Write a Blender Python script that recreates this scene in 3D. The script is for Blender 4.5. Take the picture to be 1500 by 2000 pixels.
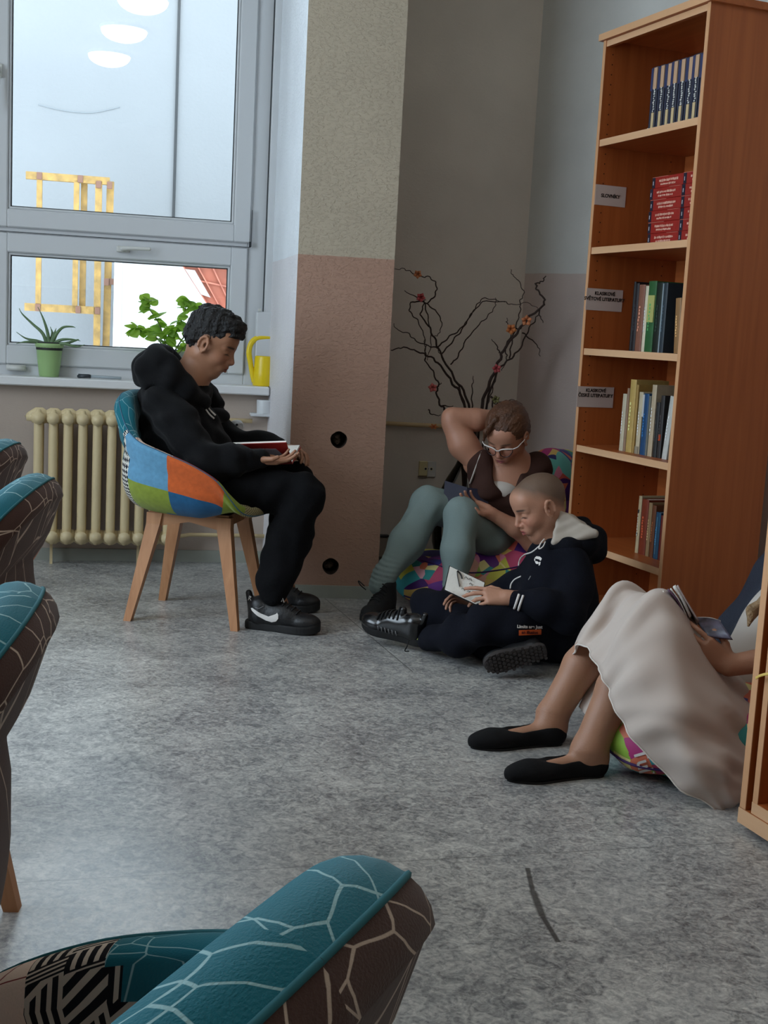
import bpy, math, random
import numpy as np
from mathutils import Vector, Matrix
random.seed(7); rng=np.random.default_rng(7)
S=bpy.context.scene; COL=S.collection
for o in list(bpy.data.objects): bpy.data.objects.remove(o)

# ---------------- camera ----------------
cam=bpy.data.cameras.new('camera'); co=bpy.data.objects.new('camera',cam); COL.objects.link(co)
_P=math.radians(8.3); _R=math.radians(3.05)
fw=Vector((0,math.cos(_P),-math.sin(_P))); u0=Vector((0,math.sin(_P),math.cos(_P))); r0=Vector((1,0,0))
rt=r0*math.cos(_R)+u0*math.sin(_R); up=u0*math.cos(_R)-r0*math.sin(_R)
m=Matrix((rt,up,-fw)).transposed().to_4x4(); m.translation=(0,0,1.10); co.matrix_world=m
cam.sensor_fit='HORIZONTAL'; cam.sensor_width=36; cam.lens=36*2400/1500; cam.clip_start=.02
S.camera=co
# ---------------- exposure / world / lights ----------------
S.view_settings.view_transform='Standard'; S.view_settings.look='None'; S.view_settings.exposure=0.30; S.view_settings.gamma=1
S.view_settings.use_curve_mapping=False
w=bpy.data.worlds.new('sky'); S.world=w; w.use_nodes=True
bg=w.node_tree.nodes['Background']; bg.inputs[0].default_value=(.73,.87,1,1); bg.inputs[1].default_value=7.0
A12=math.radians(12)
WU=Vector((math.cos(A12),math.sin(A12),0)); WT=Vector((-math.sin(A12),math.cos(A12),0)); WO=Vector((-.82,5.63,0))
def Wp(s,t,z): return WO+WU*s+WT*t+Vector((0,0,z))
def area(name,loc,direction,sx,sy,power,color=(1,1,1),portal=False):
    l=bpy.data.lights.new(name,'AREA'); l.shape='RECTANGLE'; l.size=sx; l.size_y=sy; l.energy=power; l.color=color
    o=bpy.data.objects.new(name,l); COL.objects.link(o); o.location=loc
    o.rotation_euler=Vector(direction).to_track_quat('-Z','Y').to_euler()
    if portal: l.cycles.is_portal=True
    return o
area('window_portal',Wp(-1.1,.25,1.9),-WT,2.8,2.3,10,portal=True)
area('left_window_portal',(-2.95,2.35,1.9),(1,0,0),2.8,2.3,10,portal=True)
LAMPS=[(-.42,.97,3.2),(-.50,1.93,3.2),(-.57,2.86,3.2),(1.0,.9,3.2),(.92,1.9,3.2),(.85,2.9,3.2),(-2.0,1.4,3.2)]  # right row and lone left lamp are added out of view as warm fill

# ---------------- materials ----------------
MATS={}
def mat(name,color=(.8,.8,.8),rough=.6,metal=0,spec=.5,bump=None,noise=None,sheen=0,emit=None,attr=None,coat=0):
    """bump=(scale,strength[,detail]); noise=(scale,amount) colour variation; attr=vertex colour"""
    if name in MATS: return MATS[name]
    M=bpy.data.materials.new(name); M.use_nodes=True; T=M.node_tree; N=T.nodes; L=T.links
    b=N['Principled BSDF']; b.inputs['Base Color'].default_value=(*color,1); b.inputs['Roughness'].default_value=rough
    b.inputs['Metallic'].default_value=metal; b.inputs['Specular IOR Level'].default_value=spec
    if sheen: b.inputs['Sheen Weight'].default_value=sheen
    if coat: b.inputs['Coat Weight'].default_value=coat
    tc=N.new('ShaderNodeTexCoord'); src=None
    if attr:
        a=N.new('ShaderNodeAttribute'); a.attribute_name=attr; src=a.outputs['Color']
    if noise:
        n=N.new('ShaderNodeTexNoise'); n.inputs['Scale'].default_value=noise[0]; n.inputs['Detail'].default_value=5
        L.new(tc.outputs['Object'],n.inputs['Vector'])
        mp=N.new('ShaderNodeMapRange'); mp.inputs[1].default_value=.3; mp.inputs[2].default_value=.7; mp.inputs[3].default_value=1-noise[1]; mp.inputs[4].default_value=1+noise[1]
        L.new(n.outputs['Fac'],mp.inputs[0])
        mx=N.new('ShaderNodeVectorMath'); mx.operation='SCALE'
        if src: L.new(src,mx.inputs[0])
        else: mx.inputs[0].default_value=color
        L.new(mp.outputs[0],mx.inputs['Scale']); src=mx.outputs[0]
    if src: L.new(src,b.inputs['Base Color'])
    if bump:
        n=N.new('ShaderNodeTexNoise'); n.inputs['Scale'].default_value=bump[0]; n.inputs['Detail'].default_value=bump[2] if len(bump)>2 else 4
        L.new(tc.outputs['Object'],n.inputs['Vector'])
        bp=N.new('ShaderNodeBump'); bp.inputs['Strength'].default_value=bump[1]; bp.inputs['Distance'].default_value=.01
        L.new(n.outputs['Fac'],bp.inputs['Height']); L.new(bp.outputs[0],b.inputs['Normal'])
    if emit:
        b.inputs['Emission Color'].default_value=(*emit[0],1); b.inputs['Emission Strength'].default_value=emit[1]
    MATS[name]=M; return M
def sr(r,g,b):
    f=lambda c:(c/255/12.92) if c/255<=.04045 else ((c/255+.055)/1.055)**2.4
    return (f(r),f(g),f(b))
def wood(name,c1,c2,axis='z',scale=1.0,rough=.42):
    if name in MATS: return MATS[name]
    M=bpy.data.materials.new(name); M.use_nodes=True; T=M.node_tree; N=T.nodes; L=T.links; b=N['Principled BSDF']
    b.inputs['Roughness'].default_value=rough
    tc=N.new('ShaderNodeTexCoord'); mp=N.new('ShaderNodeMapping')
    sc={'z':(38,38,1.6),'x':(1.6,38,38),'y':(38,1.6,38)}[axis]; mp.inputs['Scale'].default_value=[v*scale for v in sc]
    L.new(tc.outputs['Object'],mp.inputs[0]); n=N.new('ShaderNodeTexNoise'); n.inputs['Scale'].default_value=1.0; n.inputs['Detail'].default_value=6; n.inputs['Distortion'].default_value=.6
    L.new(mp.outputs[0],n.inputs[0]); r=N.new('ShaderNodeValToRGB'); r.color_ramp.elements[0].position=.3; r.color_ramp.elements[1].position=.7
    r.color_ramp.elements[0].color=(*c1,1); r.color_ramp.elements[1].color=(*c2,1); L.new(n.outputs['Fac'],r.inputs[0]); L.new(r.outputs[0],b.inputs['Base Color'])
    MATS[name]=M; return M

# ---------------- mesh helpers ----------------
def tag(o,label=None,cat=None,group=None,kind=None):
    if label: o['label']=label
    if cat: o['category']=cat
    if group: o['group']=group
    if kind: o['kind']=kind
    return o
def empty(name,loc=(0,0,0),rz=0,label=None,cat=None,group=None,kind=None):
    o=bpy.data.objects.new(name,None); COL.objects.link(o); o.location=loc; o.rotation_euler=(0,0,rz); o.empty_display_size=.05
    return tag(o,label,cat,group,kind)
def mk(name,V,F,mats,parent=None,smooth=False,mi=None,col=None,uv=None):
    me=bpy.data.meshes.new(name)
    V=np.asarray(V,dtype=np.float32).reshape(-1,3)
    if isinstance(F,np.ndarray):
        nf,k=F.shape; me.vertices.add(len(V)); me.vertices.foreach_set('co',V.ravel())
        me.loops.add(nf*k); me.loops.foreach_set('vertex_index',F.astype(np.int32).ravel())
        me.polygons.add(nf); me.polygons.foreach_set('loop_start',(np.arange(nf)*k).astype(np.int32))
        me.update(calc_edges=True)
    else:
        me.from_pydata(V.tolist(),[],F); me.update()
    if not isinstance(mats,(list,tuple)): mats=[mats]
    for m_ in mats: me.materials.append(m_)
    if mi is not None: me.polygons.foreach_set('material_index',np.asarray(mi,dtype=np.int32))
    if smooth: me.polygons.foreach_set('use_smooth',np.ones(len(me.polygons),dtype=bool))
    if col is not None:
        a=me.color_attributes.new('Col','FLOAT_COLOR','POINT'); c=np.ones((len(V),4),dtype=np.float32); c[:,:3]=col; a.data.foreach_set('color',c.ravel())
    if uv is not None:
        u=me.uv_layers.new(name='UVMap'); li=np.zeros(len(me.loops),dtype=np.int32); me.loops.foreach_get('vertex_index',li)
        u.data.foreach_set('uv',np.asarray(uv,dtype=np.float32)[li].ravel())
    o=bpy.data.objects.new(name,me); COL.objects.link(o)
    if parent is not None: o.parent=parent
    return o
class MB:
    def __init__(s): s.v=[];s.f=[];s.m=[];s.cur=0
    def add(s,V,F,m=None):
        n=len(s.v); s.v+= [tuple(map(float,p)) for p in V]; s.f+=[tuple(i+n for i in f) for f in F]; s.m+=[s.cur if m is None else m]*len(F); return s
    def box(s,x0,x1,y0,y1,z0,z1,m=None,bev=0):
        if bev<=0:
            V=[(x0,y0,z0),(x1,y0,z0),(x1,y1,z0),(x0,y1,z0),(x0,y0,z1),(x1,y0,z1),(x1,y1,z1),(x0,y1,z1)]
            return s.add(V,[(0,3,2,1),(4,5,6,7),(0,1,5,4),(1,2,6,5),(2,3,7,6),(3,0,4,7)],m)
        b=bev; idx={}; V=[]
        for i,x in enumerate((x0,x1)):
            for j,y in enumerate((y0,y1)):
                for k,z in enumerate((z0,z1)):
                    sx=(1,-1)[i];sy=(1,-1)[j];sz=(1,-1)[k]
                    for a,pt in enumerate(((x,y+sy*b,z+sz*b),(x+sx*b,y,z+sz*b),(x+sx*b,y+sy*b,z))):
                        idx[i,j,k,a]=len(V); V.append(pt)
        q=lambda *a:idx[a]; F=[]
        for i in (0,1): F.append((q(i,0,0,0),q(i,1,0,0),q(i,1,1,0),q(i,0,1,0)))
        for j in (0,1): F.append((q(0,j,0,1),q(1,j,0,1),q(1,j,1,1),q(0,j,1,1)))
        for k in (0,1): F.append((q(0,0,k,2),q(1,0,k,2),q(1,1,k,2),q(0,1,k,2)))
        for i in (0,1):
            for j in (0,1): F.append((q(i,j,0,0),q(i,j,0,1),q(i,j,1,1),q(i,j,1,0)))
            for k in (0,1): F.append((q(i,0,k,0),q(i,0,k,2),q(i,1,k,2),q(i,1,k,0)))
        for j in (0,1):
            for k in (0,1): F.append((q(0,j,k,1),q(0,j,k,2),q(1,j,k,2),q(1,j,k,1)))
        for i in (0,1):
            for j in (0,1):
                for k in (0,1): F.append((q(i,j,k,0),q(i,j,k,1),q(i,j,k,2)))
        return s.add(V,F,m)
    def tube(s,P,R,n=8,m=None,flat=1.0,cap=True):
        P=[Vector(p) for p in P]; 
        if not isinstance(R,(list,tuple,np.ndarray)): R=[R]*len(P)
        V=[];F=[]; t0=(P[1]-P[0]).normalized(); a=Vector((0,0,1)) if abs(t0.z)<.9 else Vector((1,0,0)); nx=(a-t0*a.dot(t0)).normalized()
        for i,p in enumerate(P):
            t=(P[min(i+1,len(P)-1)]-P[max(i-1,0)]).normalized(); nx=(nx-t*nx.dot(t)).normalized(); ny=t.cross(nx)
            for k in range(n):
                an=2*math.pi*k/n; V.append(p+(nx*math.cos(an)+ny*math.sin(an)*flat)*R[i])
        for i in range(len(P)-1):
            for k in range(n): F.append((i*n+k,i*n+(k+1)%n,(i+1)*n+(k+1)%n,(i+1)*n+k))
        if cap: F+=[tuple(range(n))[::-1],tuple((len(P)-1)*n+k for k in range(n))]
        return s.add(V,F,m)
    def lathe(s,prof,c=(0,0,0),n=24,m=None,cap=True):
        V=[];F=[]
        for r,z in prof:
            for k in range(n): an=2*math.pi*k/n; V.append((c[0]+r*math.cos(an),c[1]+r*math.sin(an),c[2]+z))
        for i in range(len(prof)-1):
            for k in range(n): F.append((i*n+k,i*n+(k+1)%n,(i+1)*n+(k+1)%n,(i+1)*n+k))
        if cap: F+=[tuple(range(n))[::-1],tuple((len(prof)-1)*n+k for k in range(n))]
        return s.add(V,F,m)
    def prism(s,pts,d,m=None):
        """polygon pts (3D) extruded by vector d"""
        n=len(pts); V=[Vector(p) for p in pts]+[Vector(p)+Vector(d) for p in pts]
        F=[tuple(range(n))[::-1],tuple(range(n,2*n))]+[(i,(i+1)%n,n+(i+1)%n,n+i) for i in range(n)]
        return s.add(V,F,m)
    def build(s,name,mats,parent=None,smooth=False,fix=True):
        o=mk(name,s.v,s.f,mats,parent,smooth,s.m)
        if fix:
            import bmesh
            bm=bmesh.new(); bm.from_mesh(o.data); bmesh.ops.recalc_face_normals(bm,faces=bm.faces); bm.to_mesh(o.data); bm.free()
        return o
def cr(P,n=6):
    """catmull-rom through points -> numpy array"""
    P=[np.array(p,float) for p in P]; P=[2*P[0]-P[1]]+P+[2*P[-1]-P[-2]]; out=[]
    for i in range(1,len(P)-2):
        for k in range(n):
            t=k/n; a,b,c,d=P[i-1:i+3]
            out.append(.5*((2*b)+(-a+c)*t+(2*a-5*b+4*c-d)*t*t+(-a+3*b-3*c+d)*t**3))
    out.append(P[-2]); return np.array(out)
def lerp(a,b,t): return tuple(x+(y-x)*t for x,y in zip(a,b))
def textobj(name,txt,size,mat_,M4,parent=None,align='CENTER',bold=.0,space=1.0):
    c=bpy.data.curves.new(name,'FONT'); c.body=txt; c.size=size; c.align_x=align; c.align_y='CENTER'; c.extrude=.0003; c.offset=bold; c.space_line=space
    o=bpy.data.objects.new(name,c); COL.objects.link(o)
    dg=bpy.context.evaluated_depsgraph_get(); me=bpy.data.meshes.new_from_object(o.evaluated_get(dg)); bpy.data.objects.remove(o)
    me.name=name; me.materials.clear(); me.materials.append(mat_)
    o=bpy.data.objects.new(name,me); COL.objects.link(o)
    if parent is not None: o.parent=parent
    o.matrix_local=M4; return o

# ---------------- implicit-surface modeller ----------------
def sdf_cap(p,a,b,ra,rb):
    a=np.asarray(a,np.float32); b=np.asarray(b,np.float32); ab=b-a; d=p-a; h=np.clip((d@ab)/max(float(ab@ab),1e-9),0,1)
    return np.sqrt(((d-h[:,None]*ab)**2).sum(1))-(ra+(rb-ra)*h)
def sdf_ell(p,c,r,R=None):
    q=p-np.asarray(c,np.float32)
    if R is not None: q=q@np.asarray(R,np.float32).T
    r=np.asarray(r,np.float32); k0=np.sqrt(((q/r)**2).sum(1)); k1=np.sqrt(((q/(r*r))**2).sum(1)); return k0*(k0-1)/np.maximum(k1,1e-6)
def sdf_box(p,c,h,rr,R=None):
    q=p-np.asarray(c,np.float32)
    if R is not None: q=q@np.asarray(R,np.float32).T
    q=np.abs(q)-(np.asarray(h,np.float32)-rr); return np.sqrt((np.maximum(q,0)**2).sum(1))+np.minimum(q.max(1),0)-rr
def sdf_tri(p,a,b,c,r):
    a,b,c=[np.asarray(v,np.float32) for v in (a,b,c)]
    ba=b-a;cb=c-b;ac=a-c;pa=p-a;pb=p-b;pc=p-c; nor=np.cross(ba,ac)
    s=np.sign(pa@np.cross(ba,nor))+np.sign(pb@np.cross(cb,nor))+np.sign(pc@np.cross(ac,nor))
    def e(e_,q): h=np.clip((q@e_)/(e_@e_),0,1); return ((e_*h[:,None]-q)**2).sum(1)
    d=np.where(s<2,np.minimum(np.minimum(e(ba,pa),e(cb,pb)),e(ac,pc)),(pa@nor)**2/(nor@nor)); return np.sqrt(d)-r
class Sdf:
    def __init__(s,k=.01): s.p=[]; s.k=k; s.disp=None; s.lo=[];s.hi=[]; s.clip=[]
    def _b(s,c,r): s.lo.append(np.asarray(c,float)-r); s.hi.append(np.asarray(c,float)+r)
    def cap(s,a,b,ra,rb=None,k=None,op=1):
        rb=ra if rb is None else rb; s.p.append((lambda p,a=a,b=b,ra=ra,rb=rb:sdf_cap(p,a,b,ra,rb),s.k if k is None else k,op))
        if op>0: s._b(a,ra); s._b(b,rb)
        return s
    def chain(s,P,R,k=None):
        for i in range(len(P)-1): s.cap(P[i],P[i+1],R[i],R[i+1],k)
        return s
    def ell(s,c,r,R=None,k=None,op=1):
        s.p.append((lambda p,c=c,r=r,R=R:sdf_ell(p,c,r,R),s.k if k is None else k,op))
        if op>0: s._b(c,max(r))
        return s
    def box(s,c,h,rr=.01,R=None,k=None,op=1):
        s.p.append((lambda p,c=c,h=h,rr=rr,R=R:sdf_box(p,c,h,rr,R),s.k if k is None else k,op))
        if op>0: s._b(c,np.linalg.norm(h))
        return s
    def tri(s,a,b,c,r,k=None):
        s.p.append((lambda p,a=a,b=b,c=c,r=r:sdf_tri(p,a,b,c,r),s.k if k is None else k,1))
        for q in (a,b,c): s._b(q,r)
        return s
    def ev(s,p,prims=None):
        d=np.full(len(p),1.0,np.float32)
        for f,k,op in (prims if prims is not None else s.p):
            e=f(p)
            if op>0:
                h=np.maximum(k-np.abs(d-e),0)/max(k,1e-6); d=np.minimum(d,e)-h*h*k*.25
            else:
                e=-e; h=np.maximum(k-np.abs(d-e),0)/max(k,1e-6); d=np.maximum(d,e)+h*h*k*.25
        if s.disp is not None: d=d+s.disp(p)
        for n_,c_ in s.clip: d=np.maximum(d,p@np.asarray(n_,np.float32)-c_)
        return d
    def mesh(s,res,lo=None,hi=None):
        lo=np.min(s.lo,0)-.02 if lo is None else np.array(lo,float); hi=np.max(s.hi,0)+.02 if hi is None else np.array(hi,float)
        n=np.maximum(np.ceil((hi-lo)/res).astype(int)+1,4); G=np.full(n,1.0,np.float32); B=14
        hd=B*res*.87
        for i in range(0,n[0],B):
            for j in range(0,n[1],B):
                for k in range(0,n[2],B):
                    e=np.minimum([i+B,j+B,k+B],n); c=lo+res*(np.array([i,j,k])+(e-1))/2
                    pc=c[None].astype(np.float32); act=[]; dc=9.
                    for q in s.p:
                        v=float(q[0](pc)[0])
                        if v<hd*1.25+q[1]+.012: act.append(q)
                        if q[2]>0: dc=min(dc,v)
                    if not any(a[2]>0 for a in act): continue
                    if dc<-(hd*1.6+.03) and not any(a[2]<0 for a in act): G[i:e[0],j:e[1],k:e[2]]=-1; 
                    gx,gy,gz=np.meshgrid(np.arange(i,e[0]),np.arange(j,e[1]),np.arange(k,e[2]),indexing='ij')
                    P=(lo+res*np.stack([gx,gy,gz],-1).reshape(-1,3)).astype(np.float32)
                    G[i:e[0],j:e[1],k:e[2]]=s.ev(P,act).reshape(gx.shape)
        return snet(G,lo,res)
def snet(G,lo,res):
    ins=G<0; nx,ny,nz=G.shape
    c=ins[:-1,:-1,:-1].astype(np.int8)
    sm=np.zeros((nx-1,ny-1,nz-1),np.int8)
    for a in (0,1):
        for b in (0,1):
            for d in (0,1): sm+=ins[a:nx-1+a,b:ny-1+b,d:nz-1+d]
    cells=np.argwhere((sm>0)&(sm<8)); idx=np.full(sm.shape,-1,np.int32); idx[tuple(cells.T)]=np.arange(len(cells))
    acc=np.zeros((len(cells),3),np.float32); cnt=np.zeros(len(cells),np.float32)
    cor=[(a,b,d) for a in (0,1) for b in (0,1) for d in (0,1)]
    val={q:G[cells[:,0]+q[0],cells[:,1]+q[1],cells[:,2]+q[2]] for q in cor}
    for q in cor:
        for ax in range(3):
            if q[ax]==0:
                r=list(q); r[ax]=1; r=tuple(r); v0,v1=val[q],val[r]; mk_=(v0<0)!=(v1<0)
                t=np.where(mk_,v0/np.where(mk_,v0-v1,1),0); p=np.tile(np.array(q,np.float32),(len(cells),1)); p[:,ax]=t
                acc+=p*mk_[:,None]; cnt+=mk_
    V=(lo+res*(cells+acc/np.maximum(cnt,1)[:,None])).astype(np.float32); Q=[]
    for ax in range(3):
        o=[a for a in range(3) if a!=ax]
        sl0=[slice(None)]*3; sl1=[slice(None)]*3; sl0[ax]=slice(0,-1); sl1[ax]=slice(1,None)
        e=ins[tuple(sl0)]!=ins[tuple(sl1)]; ed=np.argwhere(e)
        mk_=(ed[:,o[0]]>0)&(ed[:,o[1]]>0)&(ed[:,o[0]]<G.shape[o[0]]-1)&(ed[:,o[1]]<G.shape[o[1]]-1); ed=ed[mk_]
        def g(da,db):
            t=ed.copy(); t[:,o[0]]+=da; t[:,o[1]]+=db; return idx[tuple(t.T)]
        q=np.stack([g(-1,-1),g(0,-1),g(0,0),g(-1,0)],1); fl=ins[tuple(ed.T)]
        if ax==1: fl=~fl
        q[~fl]=q[~fl][:,::-1]; Q.append(q)
    Q=np.concatenate(Q); Q=Q[(Q>=0).all(1)]; return V,Q
def merge(parts):
    V=[];F=[];n=0
    for v,f in parts: V.append(v);F.append(f+n);n+=len(v)
    return np.concatenate(V),np.concatenate(F)
def folds(amp,freq,seed,stretch=(1,1,1)):
    r=np.random.default_rng(seed); K=[(r.normal(size=3)*freq*np.array(stretch),r.normal(size=3)*freq*.45,r.uniform(0,6.28,2)) for _ in range(6)]
    def f(p):
        a=0
        for k,m_,ph in K: a=a+np.sin(p@k.astype(np.float32)+ph[0]+1.6*np.sin(p@m_.astype(np.float32)+ph[1]))
        return (amp/2.4*a).astype(np.float32)
    return f
class Fr:
    """local frame helper: o origin, X forward, Z approx up"""
    def __init__(s,o,X,Z,sc=1.0):
        s.o=np.array(o,float); x=np.array(X,float); x/=np.linalg.norm(x); z=np.array(Z,float); z=z-x*(z@x); z/=np.linalg.norm(z); y=np.cross(z,x)
        s.A=np.array([x,y,z]); s.sc=sc
    def __call__(s,*p): return tuple(s.o+(np.array(p,float)*s.sc)@s.A)
    def R(s,rot=None): return s.A if rot is None else rot@s.A
    def inv(s,P): return ((np.asarray(P)-s.o)@s.A.T)/s.sc
def proj_to(sdf,P,d,off=.001,n=40):
    """march points P along d until they meet the surface; returns points slightly outside"""
    P=np.asarray(P,np.float32).copy(); d=np.asarray(d,np.float32); d=d/np.linalg.norm(d)
    for _ in range(n): P=P+d*np.clip(sdf.ev(P)-off,-.02,.03)[:,None]*.8
    return P

# ================= THE ROOM =================
def plaster(name,low,high,zsplit,bs=1.0):
    M=bpy.data.materials.new(name); M.use_nodes=True; T=M.node_tree; N=T.nodes; L=T.links; b=N['Principled BSDF']; b.inputs['Roughness'].default_value=.85
    g=N.new('ShaderNodeNewGeometry'); sp=N.new('ShaderNodeSeparateXYZ'); L.new(g.outputs['Position'],sp.inputs[0])
    nn=N.new('ShaderNodeTexNoise'); nn.inputs['Scale'].default_value=9; L.new(g.outputs['Position'],nn.inputs[0])
    ad=N.new('ShaderNodeMath'); ad.operation='MULTIPLY_ADD'; ad.inputs[1].default_value=.008; L.new(nn.outputs['Fac'],ad.inputs[0]); L.new(sp.outputs['Z'],ad.inputs[2])
    gt=N.new('ShaderNodeMath'); gt.operation='GREATER_THAN'; gt.inputs[1].default_value=zsplit+.004; L.new(ad.outputs[0],gt.inputs[0])
    mx=N.new('ShaderNodeMix'); mx.data_type='RGBA'; mx.inputs[6].default_value=(*low,1); mx.inputs[7].default_value=(*high,1); L.new(gt.outputs[0],mx.inputs[0])
    n=N.new('ShaderNodeTexNoise'); n.inputs['Scale'].default_value=3.5; n.inputs['Detail'].default_value=6; L.new(g.outputs['Position'],n.inputs[0])
    mr=N.new('ShaderNodeMapRange'); mr.inputs[1].default_value=.3; mr.inputs[2].default_value=.7; mr.inputs[3].default_value=.94; mr.inputs[4].default_value=1.05; L.new(n.outputs['Fac'],mr.inputs[0])
    sc=N.new('ShaderNodeVectorMath'); sc.operation='SCALE'; L.new(mx.outputs[2],sc.inputs[0]); L.new(mr.outputs[0],sc.inputs['Scale']); L.new(sc.outputs[0],b.inputs['Base Color'])
    mp=N.new('ShaderNodeMapping'); mp.inputs['Scale'].default_value=(1,1,1.8); L.new(g.outputs['Position'],mp.inputs[0])
    v=N.new('ShaderNodeTexNoise'); v.inputs['Scale'].default_value=60; v.inputs['Detail'].default_value=5; v.inputs['Roughness'].default_value=.6; L.new(mp.outputs[0],v.inputs[0])
    rm=N.new('ShaderNodeMapRange'); rm.inputs[1].default_value=.48; rm.inputs[2].default_value=.72; L.new(v.outputs['Fac'],rm.inputs[0])
    bp=N.new('ShaderNodeBump'); bp.inputs['Strength'].default_value=.5*bs; bp.inputs['Distance'].default_value=.006; L.new(rm.outputs[0],bp.inputs['Height']); L.new(bp.outputs[0],b.inputs['Normal'])
    return M
PINK=sr(200,165,150); CREAM=sr(212,204,188); WHT=sr(214,210,204)
m_wall=plaster('paint_pink_white',sr(178,163,151),CREAM,1.39,.3)
m_col=plaster('paint_column',sr(174,139,120),sr(184,172,152),1.39,1.0)
m_daylit=plaster('daylit_column_face',sr(226,222,224),sr(232,236,240),1.39,1.2); m_daylit.node_tree.nodes['Principled BSDF'].inputs['Roughness'].default_value=.5  # column's window side: daylight put into a whiter, bluish, glossier colour
m_niche=plaster('paint_niche',sr(214,206,195),sr(214,206,195),1.39,.25)
m_right=plaster('paint_right',sr(196,180,172),sr(205,205,200),1.412,.35)
m_ceil=mat('ceiling_white',sr(232,230,224),.9)
m_pvc=mat('white_window_frame',sr(206,208,210),.35); m_gask=mat('dark_gasket',sr(38,42,45),.6)
m_base=mat('grey_skirting',sr(150,152,142),.55,noise=(12,.06))

def wobj(name,mb,mats,parent=None,kind='structure',smooth=False):
    o=mb.build(name,mats,parent,smooth)
    if parent is None: o.location=WO; o.rotation_euler=(0,0,A12); o['kind']=kind
    return o
# floor
def floor_mat():
    M=bpy.data.materials.new('speckled_vinyl'); M.use_nodes=True; T=M.node_tree; N=T.nodes; L=T.links; b=N['Principled BSDF']
    g=N.new('ShaderNodeNewGeometry'); mp=N.new('ShaderNodeMapping'); mp.inputs['Scale'].default_value=(1,1.0,1); mp.inputs['Rotation'].default_value=(0,0,.2); L.new(g.outputs['Position'],mp.inputs[0])
    def noise(s,d,di=0,r=.55):
        n=N.new('ShaderNodeTexNoise'); n.inputs['Scale'].default_value=s; n.inputs['Detail'].default_value=d; n.inputs['Roughness'].default_value=r; n.inputs['Distortion'].default_value=di; L.new(mp.outputs[0],n.inputs[0]); return n.outputs['Fac']
    a=noise(34,6,1.2,.68); c=noise(4,4,.5); f=noise(110,4,.6)
    def madd(x,k,y):
        m_=N.new('ShaderNodeMath'); m_.operation='MULTIPLY_ADD'; L.new(x,m_.inputs[0]); m_.inputs[1].default_value=k
        if isinstance(y,float): m_.inputs[2].default_value=y
        else: L.new(y,m_.inputs[2])
        return m_.outputs[0]
    t=madd(a,.62,madd(c,.30,madd(f,.30,0.0)))
    r=N.new('ShaderNodeValToRGB'); e=r.color_ramp.elements; e[0].position=.46; e[0].color=(*sr(98,99,101),1); e[1].position=.76; e[1].color=(*sr(206,204,198),1)
    x=e.new(.56); x.color=(*sr(142,142,141),1); x=e.new(.66); x.color=(*sr(178,177,173),1); L.new(t,r.inputs[0])
    sp=N.new('ShaderNodeSeparateXYZ'); L.new(g.outputs['Position'],sp.inputs[0])
    def line(p,q,wd,dark,prev,seg=False):
        px,py=p; dx,dy=q[0]-p[0],q[1]-p[1]; ln=math.hypot(dx,dy); dx/=ln; dy/=ln
        vm=N.new('ShaderNodeVectorMath'); vm.operation='SUBTRACT'; L.new(g.outputs['Position'],vm.inputs[0]); vm.inputs[1].default_value=(px,py,0)
        def dot(vx,vy):
            d=N.new('ShaderNodeVectorMath'); d.operation='DOT_PRODUCT'; L.new(vm.outputs[0],d.inputs[0]); d.inputs[1].default_value=(vx,vy,0); return d.outputs['Value']
        ab=N.new('ShaderNodeMath'); ab.operation='ABSOLUTE'; L.new(dot(-dy,dx),ab.inputs[0])
        mr=N.new('ShaderNodeMapRange'); mr.inputs[1].default_value=wd*.5; mr.inputs[2].default_value=wd; mr.inputs[3].default_value=1; mr.inputs[4].default_value=0; L.new(ab.outputs[0],mr.inputs[0]); fac=mr.outputs[0]
        if seg:
            al=dot(dx,dy)
            for lo_,op in ((0,'GREATER_THAN'),(ln,'LESS_THAN')):
                c_=N.new('ShaderNodeMath'); c_.operation=op; L.new(al,c_.inputs[0]); c_.inputs[1].default_value=lo_
                mu=N.new('ShaderNodeMath'); mu.operation='MULTIPLY'; L.new(fac,mu.inputs[0]); L.new(c_.outputs[0],mu.inputs[1]); fac=mu.outputs[0]
        mx=N.new('ShaderNodeMix'); mx.data_type='RGBA'; mx.inputs[7].default_value=(*dark,1); L.new(prev,mx.inputs[6])
        mu=N.new('ShaderNodeMath'); mu.operation='MULTIPLY'; mu.inputs[1].default_value=.8; L.new(fac,mu.inputs[0]); L.new(mu.outputs[0],mx.inputs[0]); return mx.outputs[2]
    s=r.outputs[0]
    s=line((-.615,2.282),(.315,2.520),.0016,sr(96,96,94),s)
    s=line((-.227,4.984),(.124,3.927),.003,sr(90,90,86),s,True)
    s=line((.342,2.459),(.341,2.351),.007,sr(34,34,34),s,True)
    s=line((.341,2.351),(.348,2.241),.010,sr(28,28,28),s,True)
    s=line((.348,2.241),(.365,2.142),.007,sr(34,34,34),s,True)
    L.new(s,b.inputs['Base Color'])
    ro=N.new('ShaderNodeMapRange'); ro.inputs[3].default_value=.24; ro.inputs[4].default_value=.40; L.new(a,ro.inputs[0]); L.new(ro.outputs[0],b.inputs['Roughness']); b.inputs['Specular IOR Level'].default_value=.55
    bp=N.new('ShaderNodeBump'); bp.inputs['Strength'].default_value=.12; bp.inputs['Distance'].default_value=.002; L.new(f,bp.inputs['Height']); L.new(bp.outputs[0],b.inputs['Normal'])
    return M
q=MB().box(-3.2,2.9,-2.6,6.6,-.06,0); o=q.build('floor',floor_mat()); o['kind']='structure'
q=MB().box(-3.2,2.9,-2.6,6.6,3.2,3.3); o=q.build('ceiling',m_ceil); o['kind']='structure'
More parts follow.
